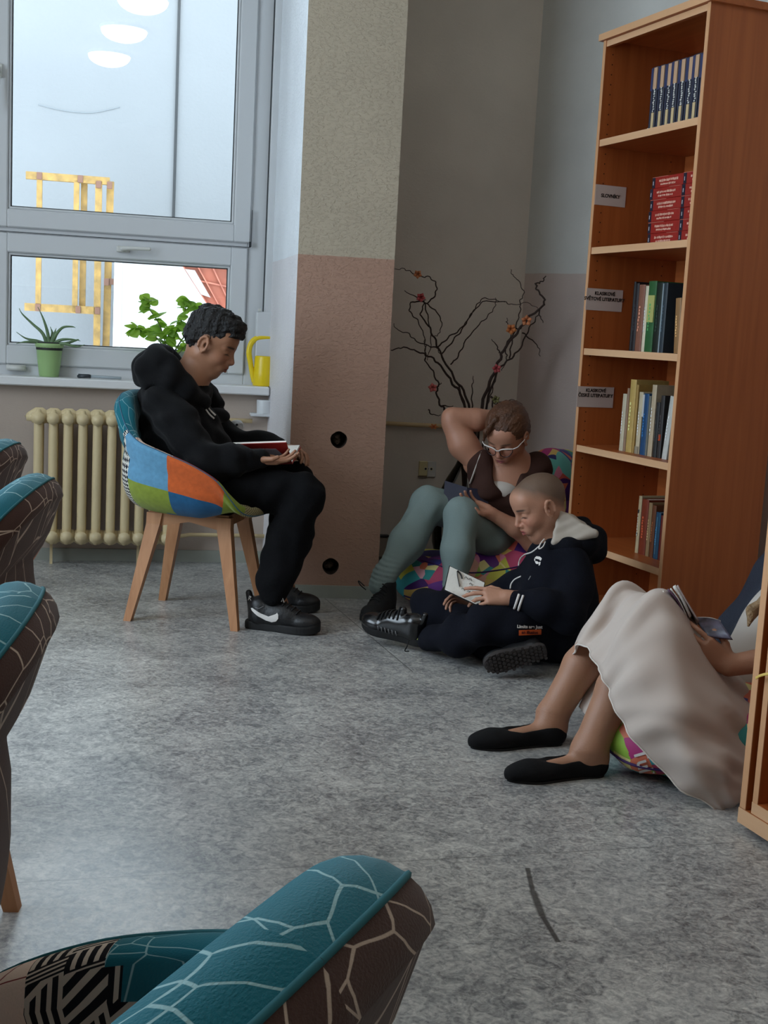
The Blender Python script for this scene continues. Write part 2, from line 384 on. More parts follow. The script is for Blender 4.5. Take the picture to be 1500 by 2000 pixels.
# window wall (local: x along wall, y outdoors, z up)
q=MB(); q.box(-2.4,.30,0,.30,-.02,.79); q.box(-2.4,.30,0,.30,2.98,3.22); q.box(-2.7,-2.4,0,.30,-.02,3.22)
wobj('wall_back',q,m_wall)
q=MB().box(.30,1.60,0,.30,-.02,3.22); wobj('wall_niche',q,m_niche)
# oblique wall and remaining shell
q=MB(); c0=Wp(1.46,0,0); d=Vector((.69,-.724,0)); nn=Vector((.724,.69,0))*.12; e=c0+d*2.3
q.prism([c0+Vector((0,0,-.02)),e+Vector((0,0,-.02)),e+nn+Vector((0,0,-.02)),c0+nn+Vector((0,0,-.02))],(0,0,3.24)); o=q.build('wall_oblique',m_right); o['kind']='structure'
q=MB().box(e.x-.02,e.x+.12,-2.5,e.y,-.02,3.22); o=q.build('wall_right',m_wall); o['kind']='structure'
q=MB().box(-3.1,e.x,-2.6,-2.5,-.02,3.22); o=q.build('wall_front',m_wall); o['kind']='structure'
q=MB(); q.box(-3.1,-2.98,-2.5,1.0,-.02,3.22); q.box(-3.1,-2.98,3.7,5.6,-.02,3.22); q.box(-3.1,-2.98,1.0,3.7,-.02,.82); q.box(-3.1,-2.98,1.0,3.7,2.95,3.22)
o=q.build('wall_left',m_wall); o['kind']='structure'
q=MB()
for y in (1.0,2.3,3.64): q.box(-3.08,-3.0,y,y+.06,.82,2.95)
for z in (.82,1.45,2.89): q.box(-3.08,-3.0,1.0,3.7,z,z+.06)
o=q.build('window_3',m_pvc); o['kind']='structure'
# baseboards
q=MB().box(-2.3,.30,-.012,0,0,.055); wobj('baseboard_back',q,m_base)
q=MB().box(.5,1.45,-.012,0,0,.055); wobj('baseboard_niche',q,m_base)

# column with two round holes
A=Vector((-.3955,4.975,0)); cu=Vector((math.cos(math.radians(7)),math.sin(math.radians(7)),0)); B_=A+cu*.387
C_=B_+Vector((-.2,.98,0))*.86; D_=Vector((-.585,5.79,0))
q=MB().prism([A,B_,C_,D_],(0,0,3.21)); colm=q.build('column',[m_col,mat('hole_dark',sr(60,48,40),.95,bump=(60,1)),m_daylit]); colm['kind']='structure'
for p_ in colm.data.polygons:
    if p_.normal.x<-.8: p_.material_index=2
cn=Vector((math.sin(math.radians(7)),-math.cos(math.radians(7)),0))
for (s_,z_,r_) in ((.197,.658,.034),(.188,.132,.034)):
    c=MB(); p0=A+cu*s_+Vector((0,0,z_))
    ring=[p0+cn*.02+cu*(r_*math.cos(a)*(1+.04*math.sin(3*a)))+Vector((0,0,r_*math.sin(a)*(1+.03*math.cos(4*a)))) for a in np.linspace(0,2*math.pi,28,endpoint=False)]
    c.prism(ring,-cn*.13); cut=c.build('cut',MATS['hole_dark']); 
    md=colm.modifiers.new('b','BOOLEAN'); md.operation='DIFFERENCE'; md.object=cut; md.solver='EXACT'
    try: md.material_mode='TRANSFER'
    except Exception: pass
    dg=bpy.context.evaluated_depsgraph_get(); me=bpy.data.meshes.new_from_object(colm.evaluated_get(dg)); colm.modifiers.clear(); colm.data=me
    bpy.data.objects.remove(cut)
    ru=Sdf(.008)
    for k in range(4): ru.ell(p0-cn*(.07+.01*k)+cu*rng.uniform(-.012,.004)+Vector((0,0,rng.uniform(-.018,.008))),(.012,.02,.011))
    ru.disp=folds(.003,260,k+5); v,f=ru.mesh(.002)
    mk('plaster_rubble',v,f,mat('rubble',sr(150,132,118),.9,bump=(80,.8)),colm,True)
q=MB(); q.prism([A+cn*.012-cu*.012,B_+cn*.012+cu*.004,B_+cu*.004,A-cu*.012+Vector((-.0,.01,0))],(0,0,.052)); q.prism([A-cu*.012,A,D_,D_-cu*.012],(0,0,.052))
o=q.build('baseboard_column',m_base); o['kind']='structure'

# ---- windows ----
def glassmat():
    M=bpy.data.materials.new('window_glass'); M.use_nodes=True; T=M.node_tree; N=T.nodes; L=T.links; N.remove(N['Principled BSDF'])
    t=N.new('ShaderNodeBsdfTransparent'); t.inputs[0].default_value=(.97,.985,.98,1); g=N.new('ShaderNodeBsdfGlossy'); g.inputs['Roughness'].default_value=.0
    fr=N.new('ShaderNodeFresnel'); fr.inputs[0].default_value=1.52; mu=N.new('ShaderNodeMath'); mu.operation='MULTIPLY'; mu.inputs[1].default_value=1.9; L.new(fr.outputs[0],mu.inputs[0])
    x=N.new('ShaderNodeMixShader'); L.new(mu.outputs[0],x.inputs[0]); L.new(t.outputs[0],x.inputs[1]); L.new(g.outputs[0],x.inputs[2]); L.new(x.outputs[0],N['Material Output'].inputs[0]); return M
m_glass=glassmat()
def sash(parent,x0,x1,z0,z1,gx0,gx1,gz0,gz1,nm):
    """frame members of one sash around a pane"""
    q=MB(); t0,t1=.085,.15; b=.006
    q.box(x0,gx0,t0,t1,z0,z1,0,b); q.box(gx1,x1,t0,t1,z0,z1,0,b); q.box(gx0-.004,gx1+.004,t0,t1,z0,gz0,0,b); q.box(gx0-.004,gx1+.004,t0,t1,gz1,z1,0,b)
    for (a0,a1,c0_,c1_) in ((gx0-.001,gx0+.011,gz0,gz1),(gx1-.011,gx1+.001,gz0,gz1),(gx0,gx1,gz0-.001,gz0+.011),(gx0,gx1,gz1-.011,gz1+.001)): q.box(a0,a1,t0+.012,t1-.02,c0_,c1_,0,.004)
    s=q.build(nm,[m_pvc,m_gask],parent)
    q=MB(); g=.004
    for (a0,a1,c0_,c1_) in ((gx0+.011,gx0+.011+g,gz0+.011,gz1-.011),(gx1-.011-g,gx1-.011,gz0+.011,gz1-.011),(gx0+.011,gx1-.011,gz0+.011,gz0+.011+g),(gx0+.011,gx1-.011,gz1-.011-g,gz1-.011)): q.box(a0,a1,t0+.022,t1-.03,c0_,c1_)
    q.build('gasket',m_gask,s)
    q=MB().box(gx0+.011,gx1-.011,.118,.122,gz0+.011,gz1-.011); q.build('pane',m_glass,s)
    return s
def wroot(name):
    o=bpy.data.objects.new(name,None); COL.objects.link(o); o.location=WO; o.rotation_euler=(0,0,A12); o['kind']='structure'; return o
W1=wroot('window_1')
q=MB(); # fixed frame
q.box(.155,.262,.10,.17,.80,2.98,0,.004); q.box(-1.04,-.965,.10,.17,.83,2.98,0,.004); q.box(-.965,.155,.10,.17,1.41,1.50,0,.004); q.box(-.965,.155,.10,.17,.80,.885,0,.004); q.box(-.965,.155,.10,.17,2.93,2.98)
q.box(.236,.30,.04,.12,.80,2.98,0,.003)
q.box(.262,.262+.03,.10,.2,.80,2.98); q.build('fixed_frame',m_pvc,W1)
q=MB().box(.2325,.2365,.078,.101,1.165,2.98); q.build('frame_groove',m_gask,W1)
s1=sash(W1,-.985,.165,1.472,2.95,-.905,.087,1.552,2.86,'upper_sash')
s2=sash(W1,-.985,.155,.872,1.452,-.903,.078,.957,1.364,'lower_sash')
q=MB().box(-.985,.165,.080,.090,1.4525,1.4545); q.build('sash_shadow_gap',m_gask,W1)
q=MB().box(.158,.168,.075,.09,1.455,1.478,0,.001); q.box(.160,.166,.07,.08,1.458,1.474); q.box(.166,.1685,.078,.085,1.478,1.62); q.build('hinge_cap',[m_gask],W1)
# bottom hinge cover
q=MB(); q.tube([(-.90,.07,.858),(-.825,.07,.855)],.011,10); q.box(-.905,-.82,.07,.09,.845,.87,0,.003); q.build('hinge_cover',mat('white_plastic',sr(205,205,200),.4),s2,True)
def handle(parent,x,z,horiz,name='handle'):
    h=Sdf(.006)
    if horiz:
        h.box((x-.06,.078,z),(.03,.008,.014),.006); h.cap((x-.06,.07,z),(x-.06,.05,z),.010); h.cap((x-.065,.045,z+.002),(x+.055,.040,z+.006),.0095,.008,k=.01)
    else:
        h.box((x,.078,z+.08),(.014,.008,.03),.006); h.cap((x,.07,z+.08),(x,.05,z+.08),.010); h.cap((x,.045,z+.085),(x,.040,z-.07),.0095,.008,k=.01)
    v,f=h.mesh(.003); return mk(name,v,f,mat('white_plastic'),parent,True)
handle(s2,-.345,1.408,True)
handle(s1,-.945,2.05,False)
W2=wroot('window_2'); q=MB(); q.box(-2.40,-2.33,.10,.17,.83,2.98); q.box(-1.11,-1.04,.10,.17,.83,2.98); q.box(-2.33,-1.11,.10,.17,1.41,1.50); q.box(-2.33,-1.11,.10,.17,.83,.885); q.box(-2.33,-1.11,.10,.17,2.93,2.98); q.build('fixed_frame',m_pvc,W2)
sash(W2,-2.35,-1.05,1.472,2.95,-2.27,-1.13,1.552,2.86,'upper_sash'); sash(W2,-2.35,-1.05,.872,1.452,-2.27,-1.13,.957,1.364,'lower_sash')
# sill
q=MB().box(-2.42,.262,-.065,.10,.787,.826,0,.005); wobj('trim_1',q,mat('sill_white',sr(222,222,222),.3))
# shutter-belt box and conduit
t=empty('belt_box',Wp(.24,.05,1.10),A12,'white plastic box on the window jamb above the yellow watering can','fitting')
MB().box(-.04,.04,-.025,.03,-.27,.065,0,.004).build('housing',m_pvc,t); MB().box(-.035,-.02,-.03,-.02,.066,.078,0,.002).build('clip',mat('white_plastic'),t)
# ---- outdoors ----
def outmat(name,col,rough=.9,**k): return mat(name,col,rough,**k)
OW=wroot('wall_neighbour'); m_nb=mat('neighbour_render',sr(106,107,108),.95,noise=(1.2,.025),bump=(30,.3))
MB().box(-9,6,6.0,6.3,-6,4.35).build('facade',m_nb,OW)
q=MB(); q.tube([(.0,5.985,4.35),(.0,5.985,-3)],.012,8); q.build('lightning_conductor',mat('cable_grey',sr(30,32,34),.8),OW)
# plaster crack
q=MB(); q.tube(cr([(-1.2,5.998,2.93),(-1.0,5.998,2.90),(-.75,5.998,2.90),(-.5,5.998,2.97)],5),.006,5); q.build('plaster_crack',mat('crack',sr(104,107,109),.95),OW)
AN=wroot('wall_annex'); m_an=mat('annex_white',sr(150,150,149),.95)
q=MB(); q.prism([(-.47,4.6,-6),(6,4.6,-6),(6,4.6,1.56),(-.47,4.6,1.56)],(0,1.3,0)); q.build('facade',m_an,AN)
q=MB(); q.prism([(-.50,4.58,-6),(-.44,4.58,-6),(-.44,4.58,1.56),(-.50,4.58,1.56)],(0,.02,0)); q.build('corner_strip',mat('grey_strip',sr(196,202,206),.9),AN)
# roof behind plants (rusty sheet), own thing
m_rust=mat('rusty_sheet',sr(132,66,46),.7,noise=(5,.30)); m_rust2=mat('rusty_rib',sr(150,84,66),.7,noise=(9,.3))
RF=empty('sheet_roof',Wp(0,3.4,0),A12,'rust-red metal sheet roof seen through the lower window above the leafy plant','roof')
rp=[(-.02,0,1.515),(.42,0,1.50),(.62,0,1.0),(.22,0,1.17)]
def rq(a,b,y0,y1):
    p=lambda u_,v_:lerp(lerp(rp[0],rp[1],u_),lerp(rp[3],rp[2],u_),v_)
    return [p(a,y0),p(b,y0),p(b,y1),p(a,y1)]
for k in range(4):
    MB().prism(rq(k*.25,k*.25+.246,0,1),(0,.03+.006*(k%2),.0)).build('roof_sheet',m_rust,RF)
for k in range(4): MB().prism(rq(k*.25-.012,k*.25+.012,0,1),(0,-.02,0)).build('standing_seam',m_rust2,RF)
MB().prism(rq(0,1,.30,.33),(0,-.012,0)).build('lap_joint',m_rust2,RF)
MB().prism(rq(0,1,-.03,.0),(0,-.02,0)).build('ridge_strip',m_rust2,RF)
MB().prism(rq(.0,.16,.12,.62),(0,-.03,0)).build('sunlit_patch',m_an,RF)  # sunlit part of the roof put in as white colour
# yellow steel frame
YF=empty('steel_frame',Wp(0,5.2,0),A12,'rusty yellow steel bracket frame on the neighbouring wall outside the window','frame')
m_yel=mat('yellow_paint',sr(128,98,44),.6,noise=(14,.35),bump=(60,.3)); m_rs=mat('rust_spots',sr(96,66,52),.85)
yb=[((-1.24,2.235),(-.56,2.235),.030,0),((-1.13,2.22),(-1.13,1.13),.022,0),((-.83,2.22),(-.83,1.13),.022,0.0),((-.77,2.22),(-.77,1.13),.026,.06),((-.65,2.23),(-.64,.3),.028,0),((-.555,2.24),(-.57,.3),.030,.06),((-1.24,1.155),(-.62,1.155),.032,0)]
for (a,b,w_,dy) in yb:
    q=MB(); dx,dz=b[0]-a[0],b[1]-a[1]; ln=math.hypot(dx,dz); nx,nz=-dz/ln*w_,dx/ln*w_
    q.prism([(a[0]-nx,dy,a[1]-nz),(b[0]-nx,dy,b[1]-nz),(b[0]+nx,dy,b[1]+nz),(a[0]+nx,dy,a[1]+nz)],(0,.05,0)); q.build('bar',m_yel,YF)
for (x,z) in ((-1.13,2.235),(-.80,2.235),(-.65,2.20),(-.56,2.2),(-1.13,1.155),(-.80,1.155),(-.64,1.155),(-.56,1.85),(-.56,1.62),(-.57,1.4)):
    MB().box(x-.022,x+.022,-.012,0,z-.03,z+.03,0,.004).build('weld_plate',m_rs,YF)
MB().box(-.56,-.40,.0,.04,1.38,1.43).build('wall_bracket',m_rs,YF)

# ---- ceiling lamps ----
m_lamp=mat('lamp_opal',(.9,.9,.88),.4,emit=((1,.92,.82),4.0))
lamps=None
for i,(x,y,z) in enumerate(LAMPS):
    lb=['second from the window in the left row','third from the window in the left row','nearest the window in the left row','unseen and added for fill, farthest from the window in the right row','unseen and added for fill, middle one in the right row','unseen and added for fill, nearest the window in the right row','unseen and added for fill, alone near the left wall'][i]
    t=empty('ceiling_lamp',(x,y,z),0,'round opal ceiling lamp, '+lb,'lamp','ceiling lamps along the room')
    MB().lathe([(.0,-.02),(.175,-.02),(.18,0)],n=32).build('mount',m_pvc,t)
    pr=[(.168*math.cos(a),-.02-.085*math.sin(a)) for a in np.linspace(0,math.pi/2*.999,10)]; MB().lathe(pr,n=36).build('opal_shade',m_lamp,t,True)

# ================= BOOKCASE =================
TH=math.radians(-67.8); BX=Vector((math.cos(TH),math.sin(TH),0)); BY=Vector((-math.sin(TH),math.cos(TH),0)); BO=Vector((.755,4.988,0))
wz=wood('beech_vertical',sr(160,84,38),sr(178,98,48),'z'); wx=wood('beech_horizontal',sr(160,84,38),sr(178,98,48),'x'); wedge_=wood('beech_edge',sr(214,166,124),sr(226,182,142),'x',.5)
wedz=wood('beech_edge_vertical',sr(205,152,108),sr(216,166,124),'z',.5)
BC=empty('bookcase',BO,TH,'tall beech bookcase with book rows and paper shelf signs, behind the boys','bookcase')
W=.678; D=.42; Ht=2.262; th=.018
def board(name,x0,x1,y0,y1,z0,z1,m0,edge,side='y'):
    q=MB(); q.box(x0,x1,y0+.0015,y1,z0,z1,0)
    q.box(x0,x1,y0-.0005,y0+.0015,z0,z1,1); return q.build(name,[m0,edge],BC)
board('side_panel',0,th,0,D,0,Ht,wz,wedz); board('side_panel',W-th,W,0,D,0,Ht,wz,wedz)
board('top_board',-.016,W+.016,-.014,D+.004,Ht,Ht+.025,wx,wedge_)
board('top_rail',th,W-th,.004,.022,Ht-.024,Ht-.001,wx,wedge_)
SH=[1.889,1.476,1.080,.692,.308]
for z in SH: board('shelf',th+.001,W-th-.001,.004,D-.02,z-.026,z,wx,wedge_)
board('bottom_board',th,W-th,.004,D-.02,.045,.065,wx,wedge_); board('plinth',th,W-th,.02,.038,0,.045,wx,wedge_)
MB().box(th,W-th,D-.012,D-.006,.03,Ht-.002).build('back_panel',wx,BC)
m_peg=mat('peg_hole',sr(60,30,14),.9)
q=MB()
for yy in (.034,.34):
    for k in range(56):
        z=.15+k*.0375
        if any(s-.03<z<s+.012 for s in SH): continue
        q.prism([(th+.0004,yy+.0028*math.cos(a),z+.0028*math.sin(a)) for a in np.linspace(0,6.283,7)[:-1]],(.0004,0,0))
o=q.build('peg_holes',m_peg,BC); o['kind']='stuff'
# signs on the inner left panel
m_paper=mat('sign_paper',sr(205,190,182),.6); m_ink=mat('ink',sr(38,32,30),.7)
def sign(y0,z0,w_,h_,lines,label,tilt=0,ty=0):
    t=empty('shelf_sign',BO+BX*(th+.0012)+BY*(y0+w_/2)+Vector((0,0,z0+h_/2)),TH,label,'sign')
    MB().box(-.0008,.0008,-w_/2,w_/2,-h_/2,h_/2).build('paper',m_paper,t)
    R=Matrix(((0,0,1),(1,0,0),(0,1,0))).to_4x4()   # text x->local y, text y->local z, normal->+x
    for s_,dz in lines:
        M4=Matrix.Translation((.0012,ty,dz))@R; textobj('lettering',s_,.0185,m_ink,M4,t,bold=.0007)
    t.rotation_euler=(tilt,0,TH) if False else (0,0,TH)
sign(.001,1.642,.140,.078,[('SLOVNÍKY',-.002)],'white paper shelf sign reading SLOVNÍKY')
sign(-.004,1.232,.168,.086,[('KLASIKOVÉ',.024),('SVĚTOVÉ LITERATURY',.002)],'white paper shelf sign reading KLASIKOVÉ SVĚTOVÉ LITERATURY')
sign(-.012,.845,.170,.083,[('KLASIKOVÉ',.026),('ČESKÉ LITERATURY',.006)],'white paper shelf sign reading KLASIKOVÉ ČESKÉ LITERATURY')

# ---- books (local: x thickness, y into shelf (spine at y=0), z height) ----
m_pages=mat('pages',sr(226,216,196),.8,bump=(200,.2))
def book(x,y,z,tk,h,dp,color,label,group,lean=0,bands=(),name='book',rot=None,rough=.55,mk_only=False):
    t=empty(name,BO+BX*x+BY*y+Vector((0,0,z)),TH,label,'book',group)
    if rot is not None: t.rotation_euler=rot
    elif lean: t.rotation_euler=(0,lean,TH)
    cm=mat('cover_%02x%02x%02x'%tuple(color),sr(*color),rough,noise=(30,.12))
    q=MB(); q.box(0,.0025,.003,dp,0,h,0,.0008); q.box(tk-.0025,tk,.003,dp,0,h,0,.0008)
    sp=[(0,.004)]+[(tk/2-tk/2*math.cos(a),.004-.004*math.sin(a)) for a in np.linspace(.2,math.pi-.2,6)]+[(tk,.004)]
    q.prism([(a,b,0) for a,b in sp],(0,0,h)); q.build('cover',cm,t)
    MB().box(.0025,tk-.0025,.006,dp-.004,.003,h-.003).build('page_block',m_pages,t)
    for (x0,x1,z0,z1,c) in bands:
        MB().box(x0*tk,x1*tk,-.0012,.002,z0*h,z1*h).build('spine_band',mat('print_%02x%02x%02x'%tuple(c),sr(*c),.6),t)
    return t
def scribble(t,x0,x1,z0,z1,col,n,vert=True,seed=0,name='lettering'):
    r=np.random.default_rng(seed); q=MB()
    for k in range(n):
        a=k/n; 
        if vert:
            zz=z0+(z1-z0)*a; hh=(z1-z0)/n*r.uniform(.5,.85); xx=x0+(x1-x0)*r.uniform(0,.35); q.box(xx,xx+(x1-x0)*r.uniform(.4,.65),-.0018,-.0012,zz,zz+hh)
        else:
            xx=x0+(x1-x0)*a; ww=(x1-x0)/n*r.uniform(.5,.85); q.box(xx,xx+ww,-.0018,-.0012,z0+(z1-z0)*r.uniform(0,.2),z1-(z1-z0)*r.uniform(0,.25))
    q.build(name,mat('ltr_%02x%02x%02x'%tuple(col),sr(*col),.6),t)
pos=['leftmost','second from left','third from left','fourth from left','fifth from left','sixth from left','seventh from left','rightmost']
x=.262
for k in range(8):
    tk=.0415; hh=.236
    t=book(x,.058+.002*(k%3),SH[0],tk,hh,.165,(30,32,52),'navy book with cream spine blocks on the top shelf, %s of eight'%pos[k],'navy reference books on the top shelf',
        bands=((.02,.38,.64,.985,(46,52,92)),(.42,.92,.66,.985,(196,160,128)),(.30,.34,.03,.97,(88,98,120)),(.50,.86,.02,.30,(206,184,140))))
    scribble(t,.56*tk,.95*tk,.31*hh,.67*hh,(205,205,200),11,True,k); scribble(t,.05*tk,.3*tk,.03*hh,.08*hh,(190,190,180),2,True,k+50); x+=tk+.0012
# two stacks of red dictionaries lying flat
ordn=['topmost','second from the top','third from the top','fourth from the top','fifth from the top','bottom']
for st,(x0,nm) in enumerate(((.312,'left'),(.514,'right'))):
    for k in range(6):
        tk=.0412; hh=.197
        j=rng.uniform(-.006,.006)+(.012 if (k==5 and st==0) else 0)
        # lying: spine length along x, thickness up
        t=empty('dictionary',BO+BX*(x0+j*.6 if st==0 else x0)+BY*(.062+abs(j)*.4)+Vector((0,0,SH[1]+k*tk)),TH,'red dictionary lying flat, %s in the %s stack'%(ordn[5-k],nm),'book','red dictionaries stacked on the second shelf')
        wd=hh if st==0 else .140
        cm=mat('red_cover',sr(150,34,26),.45,noise=(20,.1))
        q=MB(); q.box(0,wd,.003,.15,0,.0025,0,.0008); q.box(0,wd,.003,.15,tk-.003,tk-.0005,0,.0008); q.box(0,wd,0,.004,0,tk-.0005,0,.0015); q.build('cover',cm,t)
        MB().box(.003,wd-.003,.006,.146,.0025,tk-.003).build('page_block',m_pages,t)
        MB().box(0,.018,-.0008,.002,.001,tk-.0015).build('spine_band',mat('navy_end',sr(26,24,44),.5),t)
        MB().box(.006,.009,-.0016,-.0006,.012,.026).build('mark',mat('ltr_white',sr(205,200,205),.6),t)
        scribble(t,.045,min(.165,wd-.004),.020,.030,(226,170,150),13 if st==0 else 8,False,k+9*st); scribble(t,.055,min(.150,wd-.004),.008,.016,(226,170,150),11 if st==0 else 7,False,k+9*st+40)
        MB().box(.0 if k%2 else .12,.10 if k%2 else .19 if st==0 else .12,-.0012,.001,tk-.0022,tk-.0008).build('edge_line',mat('ltr_pink',sr(200,120,104),.6),t) if st==0 or k%2 else None
def row(items,z,y0,group,place):
    for (x0,tk,h,c,lab,lean,bands) in items:
        t=book(x0,y0,z,tk,h,.15,c,lab+' on the '+place,group,lean,bands)
        if tk>.016 and (x0*1000)%2<1.2: scribble(t,.3*tk,.6*tk,.3*h,.7*h,tuple(min(255,int(v*1.6+30)) for v in c),8,True,int(x0*999))
    return
row([(.252,.014,.262,(22,20,24),'thin black book, leftmost',0,()),(.268,.020,.256,(36,30,34),'dark charcoal book left of the reddish book',0,()),
     (.290,.040,.250,(132,86,68),'reddish-brown worn book',0,()),(.334,.022,.245,(214,204,178),'pale paperback pressed beside the green book',0,()),
     (.352,.052,.262,(42,92,48),'thick green book with a pale yellow label',0,((.12,.95,.42,.80,(176,176,104)),)),
     (.407,.040,.256,(18,30,22),'thick black-green book',0,()),(.450,.026,.254,(40,52,60),'dark book with a pale grey edge',0,((.0,.25,.0,.99,(140,156,164)),)),
     (.545,.034,.198,(150,112,70),'tan leather book leaning by the right panel',-.07,()),(.585,.034,.205,(118,72,36),'brown leather book by the right panel',-.03,())],
    SH[2],.06,'old books on the third shelf','third shelf')
row([(.222,.026,.222,(196,186,160),'white book with a dotted spine, leftmost',0,()),(.251,.014,.245,(150,120,96),'thin brown-topped booklet',0,()),(.268,.040,.280,(190,160,92),'tall yellowed book',0,()),(.312,.014,.262,(170,136,72),'slim ochre book',0,()),
     (.334,.026,.236,(196,182,152),'cream book left of the blue one',0,((.1,.9,.0,.12,(150,140,120)),)),(.366,.034,.232,(26,70,112),'blue book',0,((.0,.3,.62,.98,(190,190,190)),)),
     (.402,.012,.225,(110,110,100),'thin grey booklet right of the blue book',0,()),(.417,.028,.268,(186,168,140),'tall beige book with a lettered cover',0,()),(.452,.022,.205,(40,40,40),'small black book with white lettering',0,()),
     (.478,.024,.232,(48,44,44),'black book with an orange mark on its spine',0,((.3,.8,.28,.38,(190,70,30)),)),(.512,.030,.236,(196,196,190),'light grey book leaning right, wide spine',.10,()),(.556,.024,.250,(205,205,198),'white book leaning right',.09,()),(.592,.020,.262,(190,186,176),'pale thin book against the right panel',.05,())],
    SH[3],.07,'worn paperbacks on the fourth shelf','fourth shelf')
row([(.345,.020,.222,(186,166,130),'cream spined book with dark dots, leftmost',0,((.2,.6,.3,.36,(40,40,40)),(.2,.6,.7,.76,(40,40,40)))),(.368,.044,.214,(122,48,24),'dark red book',0,()),(.415,.022,.206,(150,120,84),'tan book',0,()),(.440,.024,.200,(110,62,34),'brown book',0,()),
     (.467,.030,.178,(34,78,108),'teal-blue book',0,((.4,.6,.1,.9,(80,120,140)),)),(.500,.016,.170,(110,34,24),'thin maroon book',0,()),(.518,.026,.172,(160,76,36),'orange-brown book',0,((.4,.6,.1,.9,(200,120,70)),)),(.548,.044,.170,(28,36,76),'navy blue book',0,()),(.595,.040,.176,(34,30,66),'dark violet book against the right panel',0,())],
    SH[4],.10,'books on the fifth shelf','fifth shelf')

# ---- second bookcase in the right foreground ----
T2=math.radians(-70); F2=Vector((.862,2.735,0)); G=empty('bookcase',F2,T2,'beech bookcase at the right edge in front of the woman in white','bookcase')
def b2(name,x0,x1,y0,y1,z0,z1,m0,e):
    q=MB(); q.box(x0,x1,y0+.0015,y1,z0,z1,0); q.box(x0,x1,y0-.0005,y0+.0015,z0,z1,1); return q.build(name,[m0,e],G)
b2('side_panel',.001,.022,0,.40,.055,2.0,wz,wedz); b2('side_panel',.040,.058,.004,.40,.055,2.0,wz,wedz); b2('side_panel',.72,.74,0,.40,.055,2.0,wz,wedz)
b2('plinth',0,.74,-.002,.38,.018,.054,wx,wedge_); b2('bottom_board',.041,.72,.002,.39,.055,.082,wx,wedge_)
for z in (.45,.80,1.15,1.5): b2('shelf',.059,.719,.004,.385,z-.022,z,wx,wedge_)
b2('top_board',-.01,.75,-.01,.41,2.0,2.022,wx,wedge_); MB().box(.02,.72,.39,.396,.06,2.0).build('back_panel',wx,G); MB().box(.022,.040,.35,.36,.055,2.0).build('filler_strip',m_gask,G)
MB().box(.01,.73,.03,.36,0,.018).build('foot_strip',m_gask,G)
rb=empty('bookmark_ribbon',F2+Vector((0,0,.36)),T2,'narrow yellow ribbon hanging off the foreground bookcase','ribbon')
q=MB(); P=cr([(.018,-.004,.01),(.03,-.012,.012),(.045,-.014,.022),(.075,-.010,.034),(.13,-.006,.040)],5); q.tube(P,.0035,8,flat=.35); q.build('band',mat('ribbon_yellow',sr(222,190,96),.5),rb,True)

# ================= PATCHWORK ARMCHAIRS =================
def fabric_lines(name,base,line,scale=9,wd=.022):
    M=bpy.data.materials.new(name); M.use_nodes=True; T=M.node_tree; N=T.nodes; L=T.links; b=N['Principled BSDF']; b.inputs['Roughness'].default_value=.95; b.inputs['Specular IOR Level'].default_value=.2; b.inputs['Sheen Weight'].default_value=.15
    uv=N.new('ShaderNodeUVMap'); uv.uv_map='UVMap'
    n=N.new('ShaderNodeTexNoise'); n.inputs['Scale'].default_value=5; L.new(uv.outputs[0],n.inputs[0])
    va=N.new('ShaderNodeVectorMath'); va.operation='MULTIPLY_ADD'; va.inputs[1].default_value=(.10,.10,0); L.new(n.outputs['Color'],va.inputs[0]); L.new(uv.outputs[0],va.inputs[2])
    fac=None
    for s_,w_ in ((scale,wd),(scale*.53,wd*.6)):
        v=N.new('ShaderNodeTexVoronoi'); v.voronoi_dimensions='2D'; v.feature='DISTANCE_TO_EDGE'; v.inputs['Scale'].default_value=s_; L.new(va.outputs[0],v.inputs[0])
        mr=N.new('ShaderNodeMapRange'); mr.inputs[1].default_value=w_*.6; mr.inputs[2].default_value=w_; mr.inputs[3].default_value=1; mr.inputs[4].default_value=0; L.new(v.outputs['Distance'],mr.inputs[0])
        if fac is None: fac=mr.outputs[0]
        else:
            m_=N.new('ShaderNodeMath'); m_.operation='MAXIMUM'; L.new(fac,m_.inputs[0]); L.new(mr.outputs[0],m_.inputs[1]); fac=m_.outputs[0]
    mx=N.new('ShaderNodeMix'); mx.data_type='RGBA'; mx.inputs[6].default_value=(*base,1); mx.inputs[7].default_value=(*line,1); L.new(fac,mx.inputs[0]); L.new(mx.outputs[2],b.inputs['Base Color'])
    w_=N.new('ShaderNodeTexNoise'); w_.inputs['Scale'].default_value=420; L.new(uv.outputs[0],w_.inputs[0])
    bp=N.new('ShaderNodeBump'); bp.inputs['Strength'].default_value=.35; bp.inputs['Distance'].default_value=.002; L.new(w_.outputs['Fac'],bp.inputs['Height']); L.new(bp.outputs[0],b.inputs['Normal'])
    return M
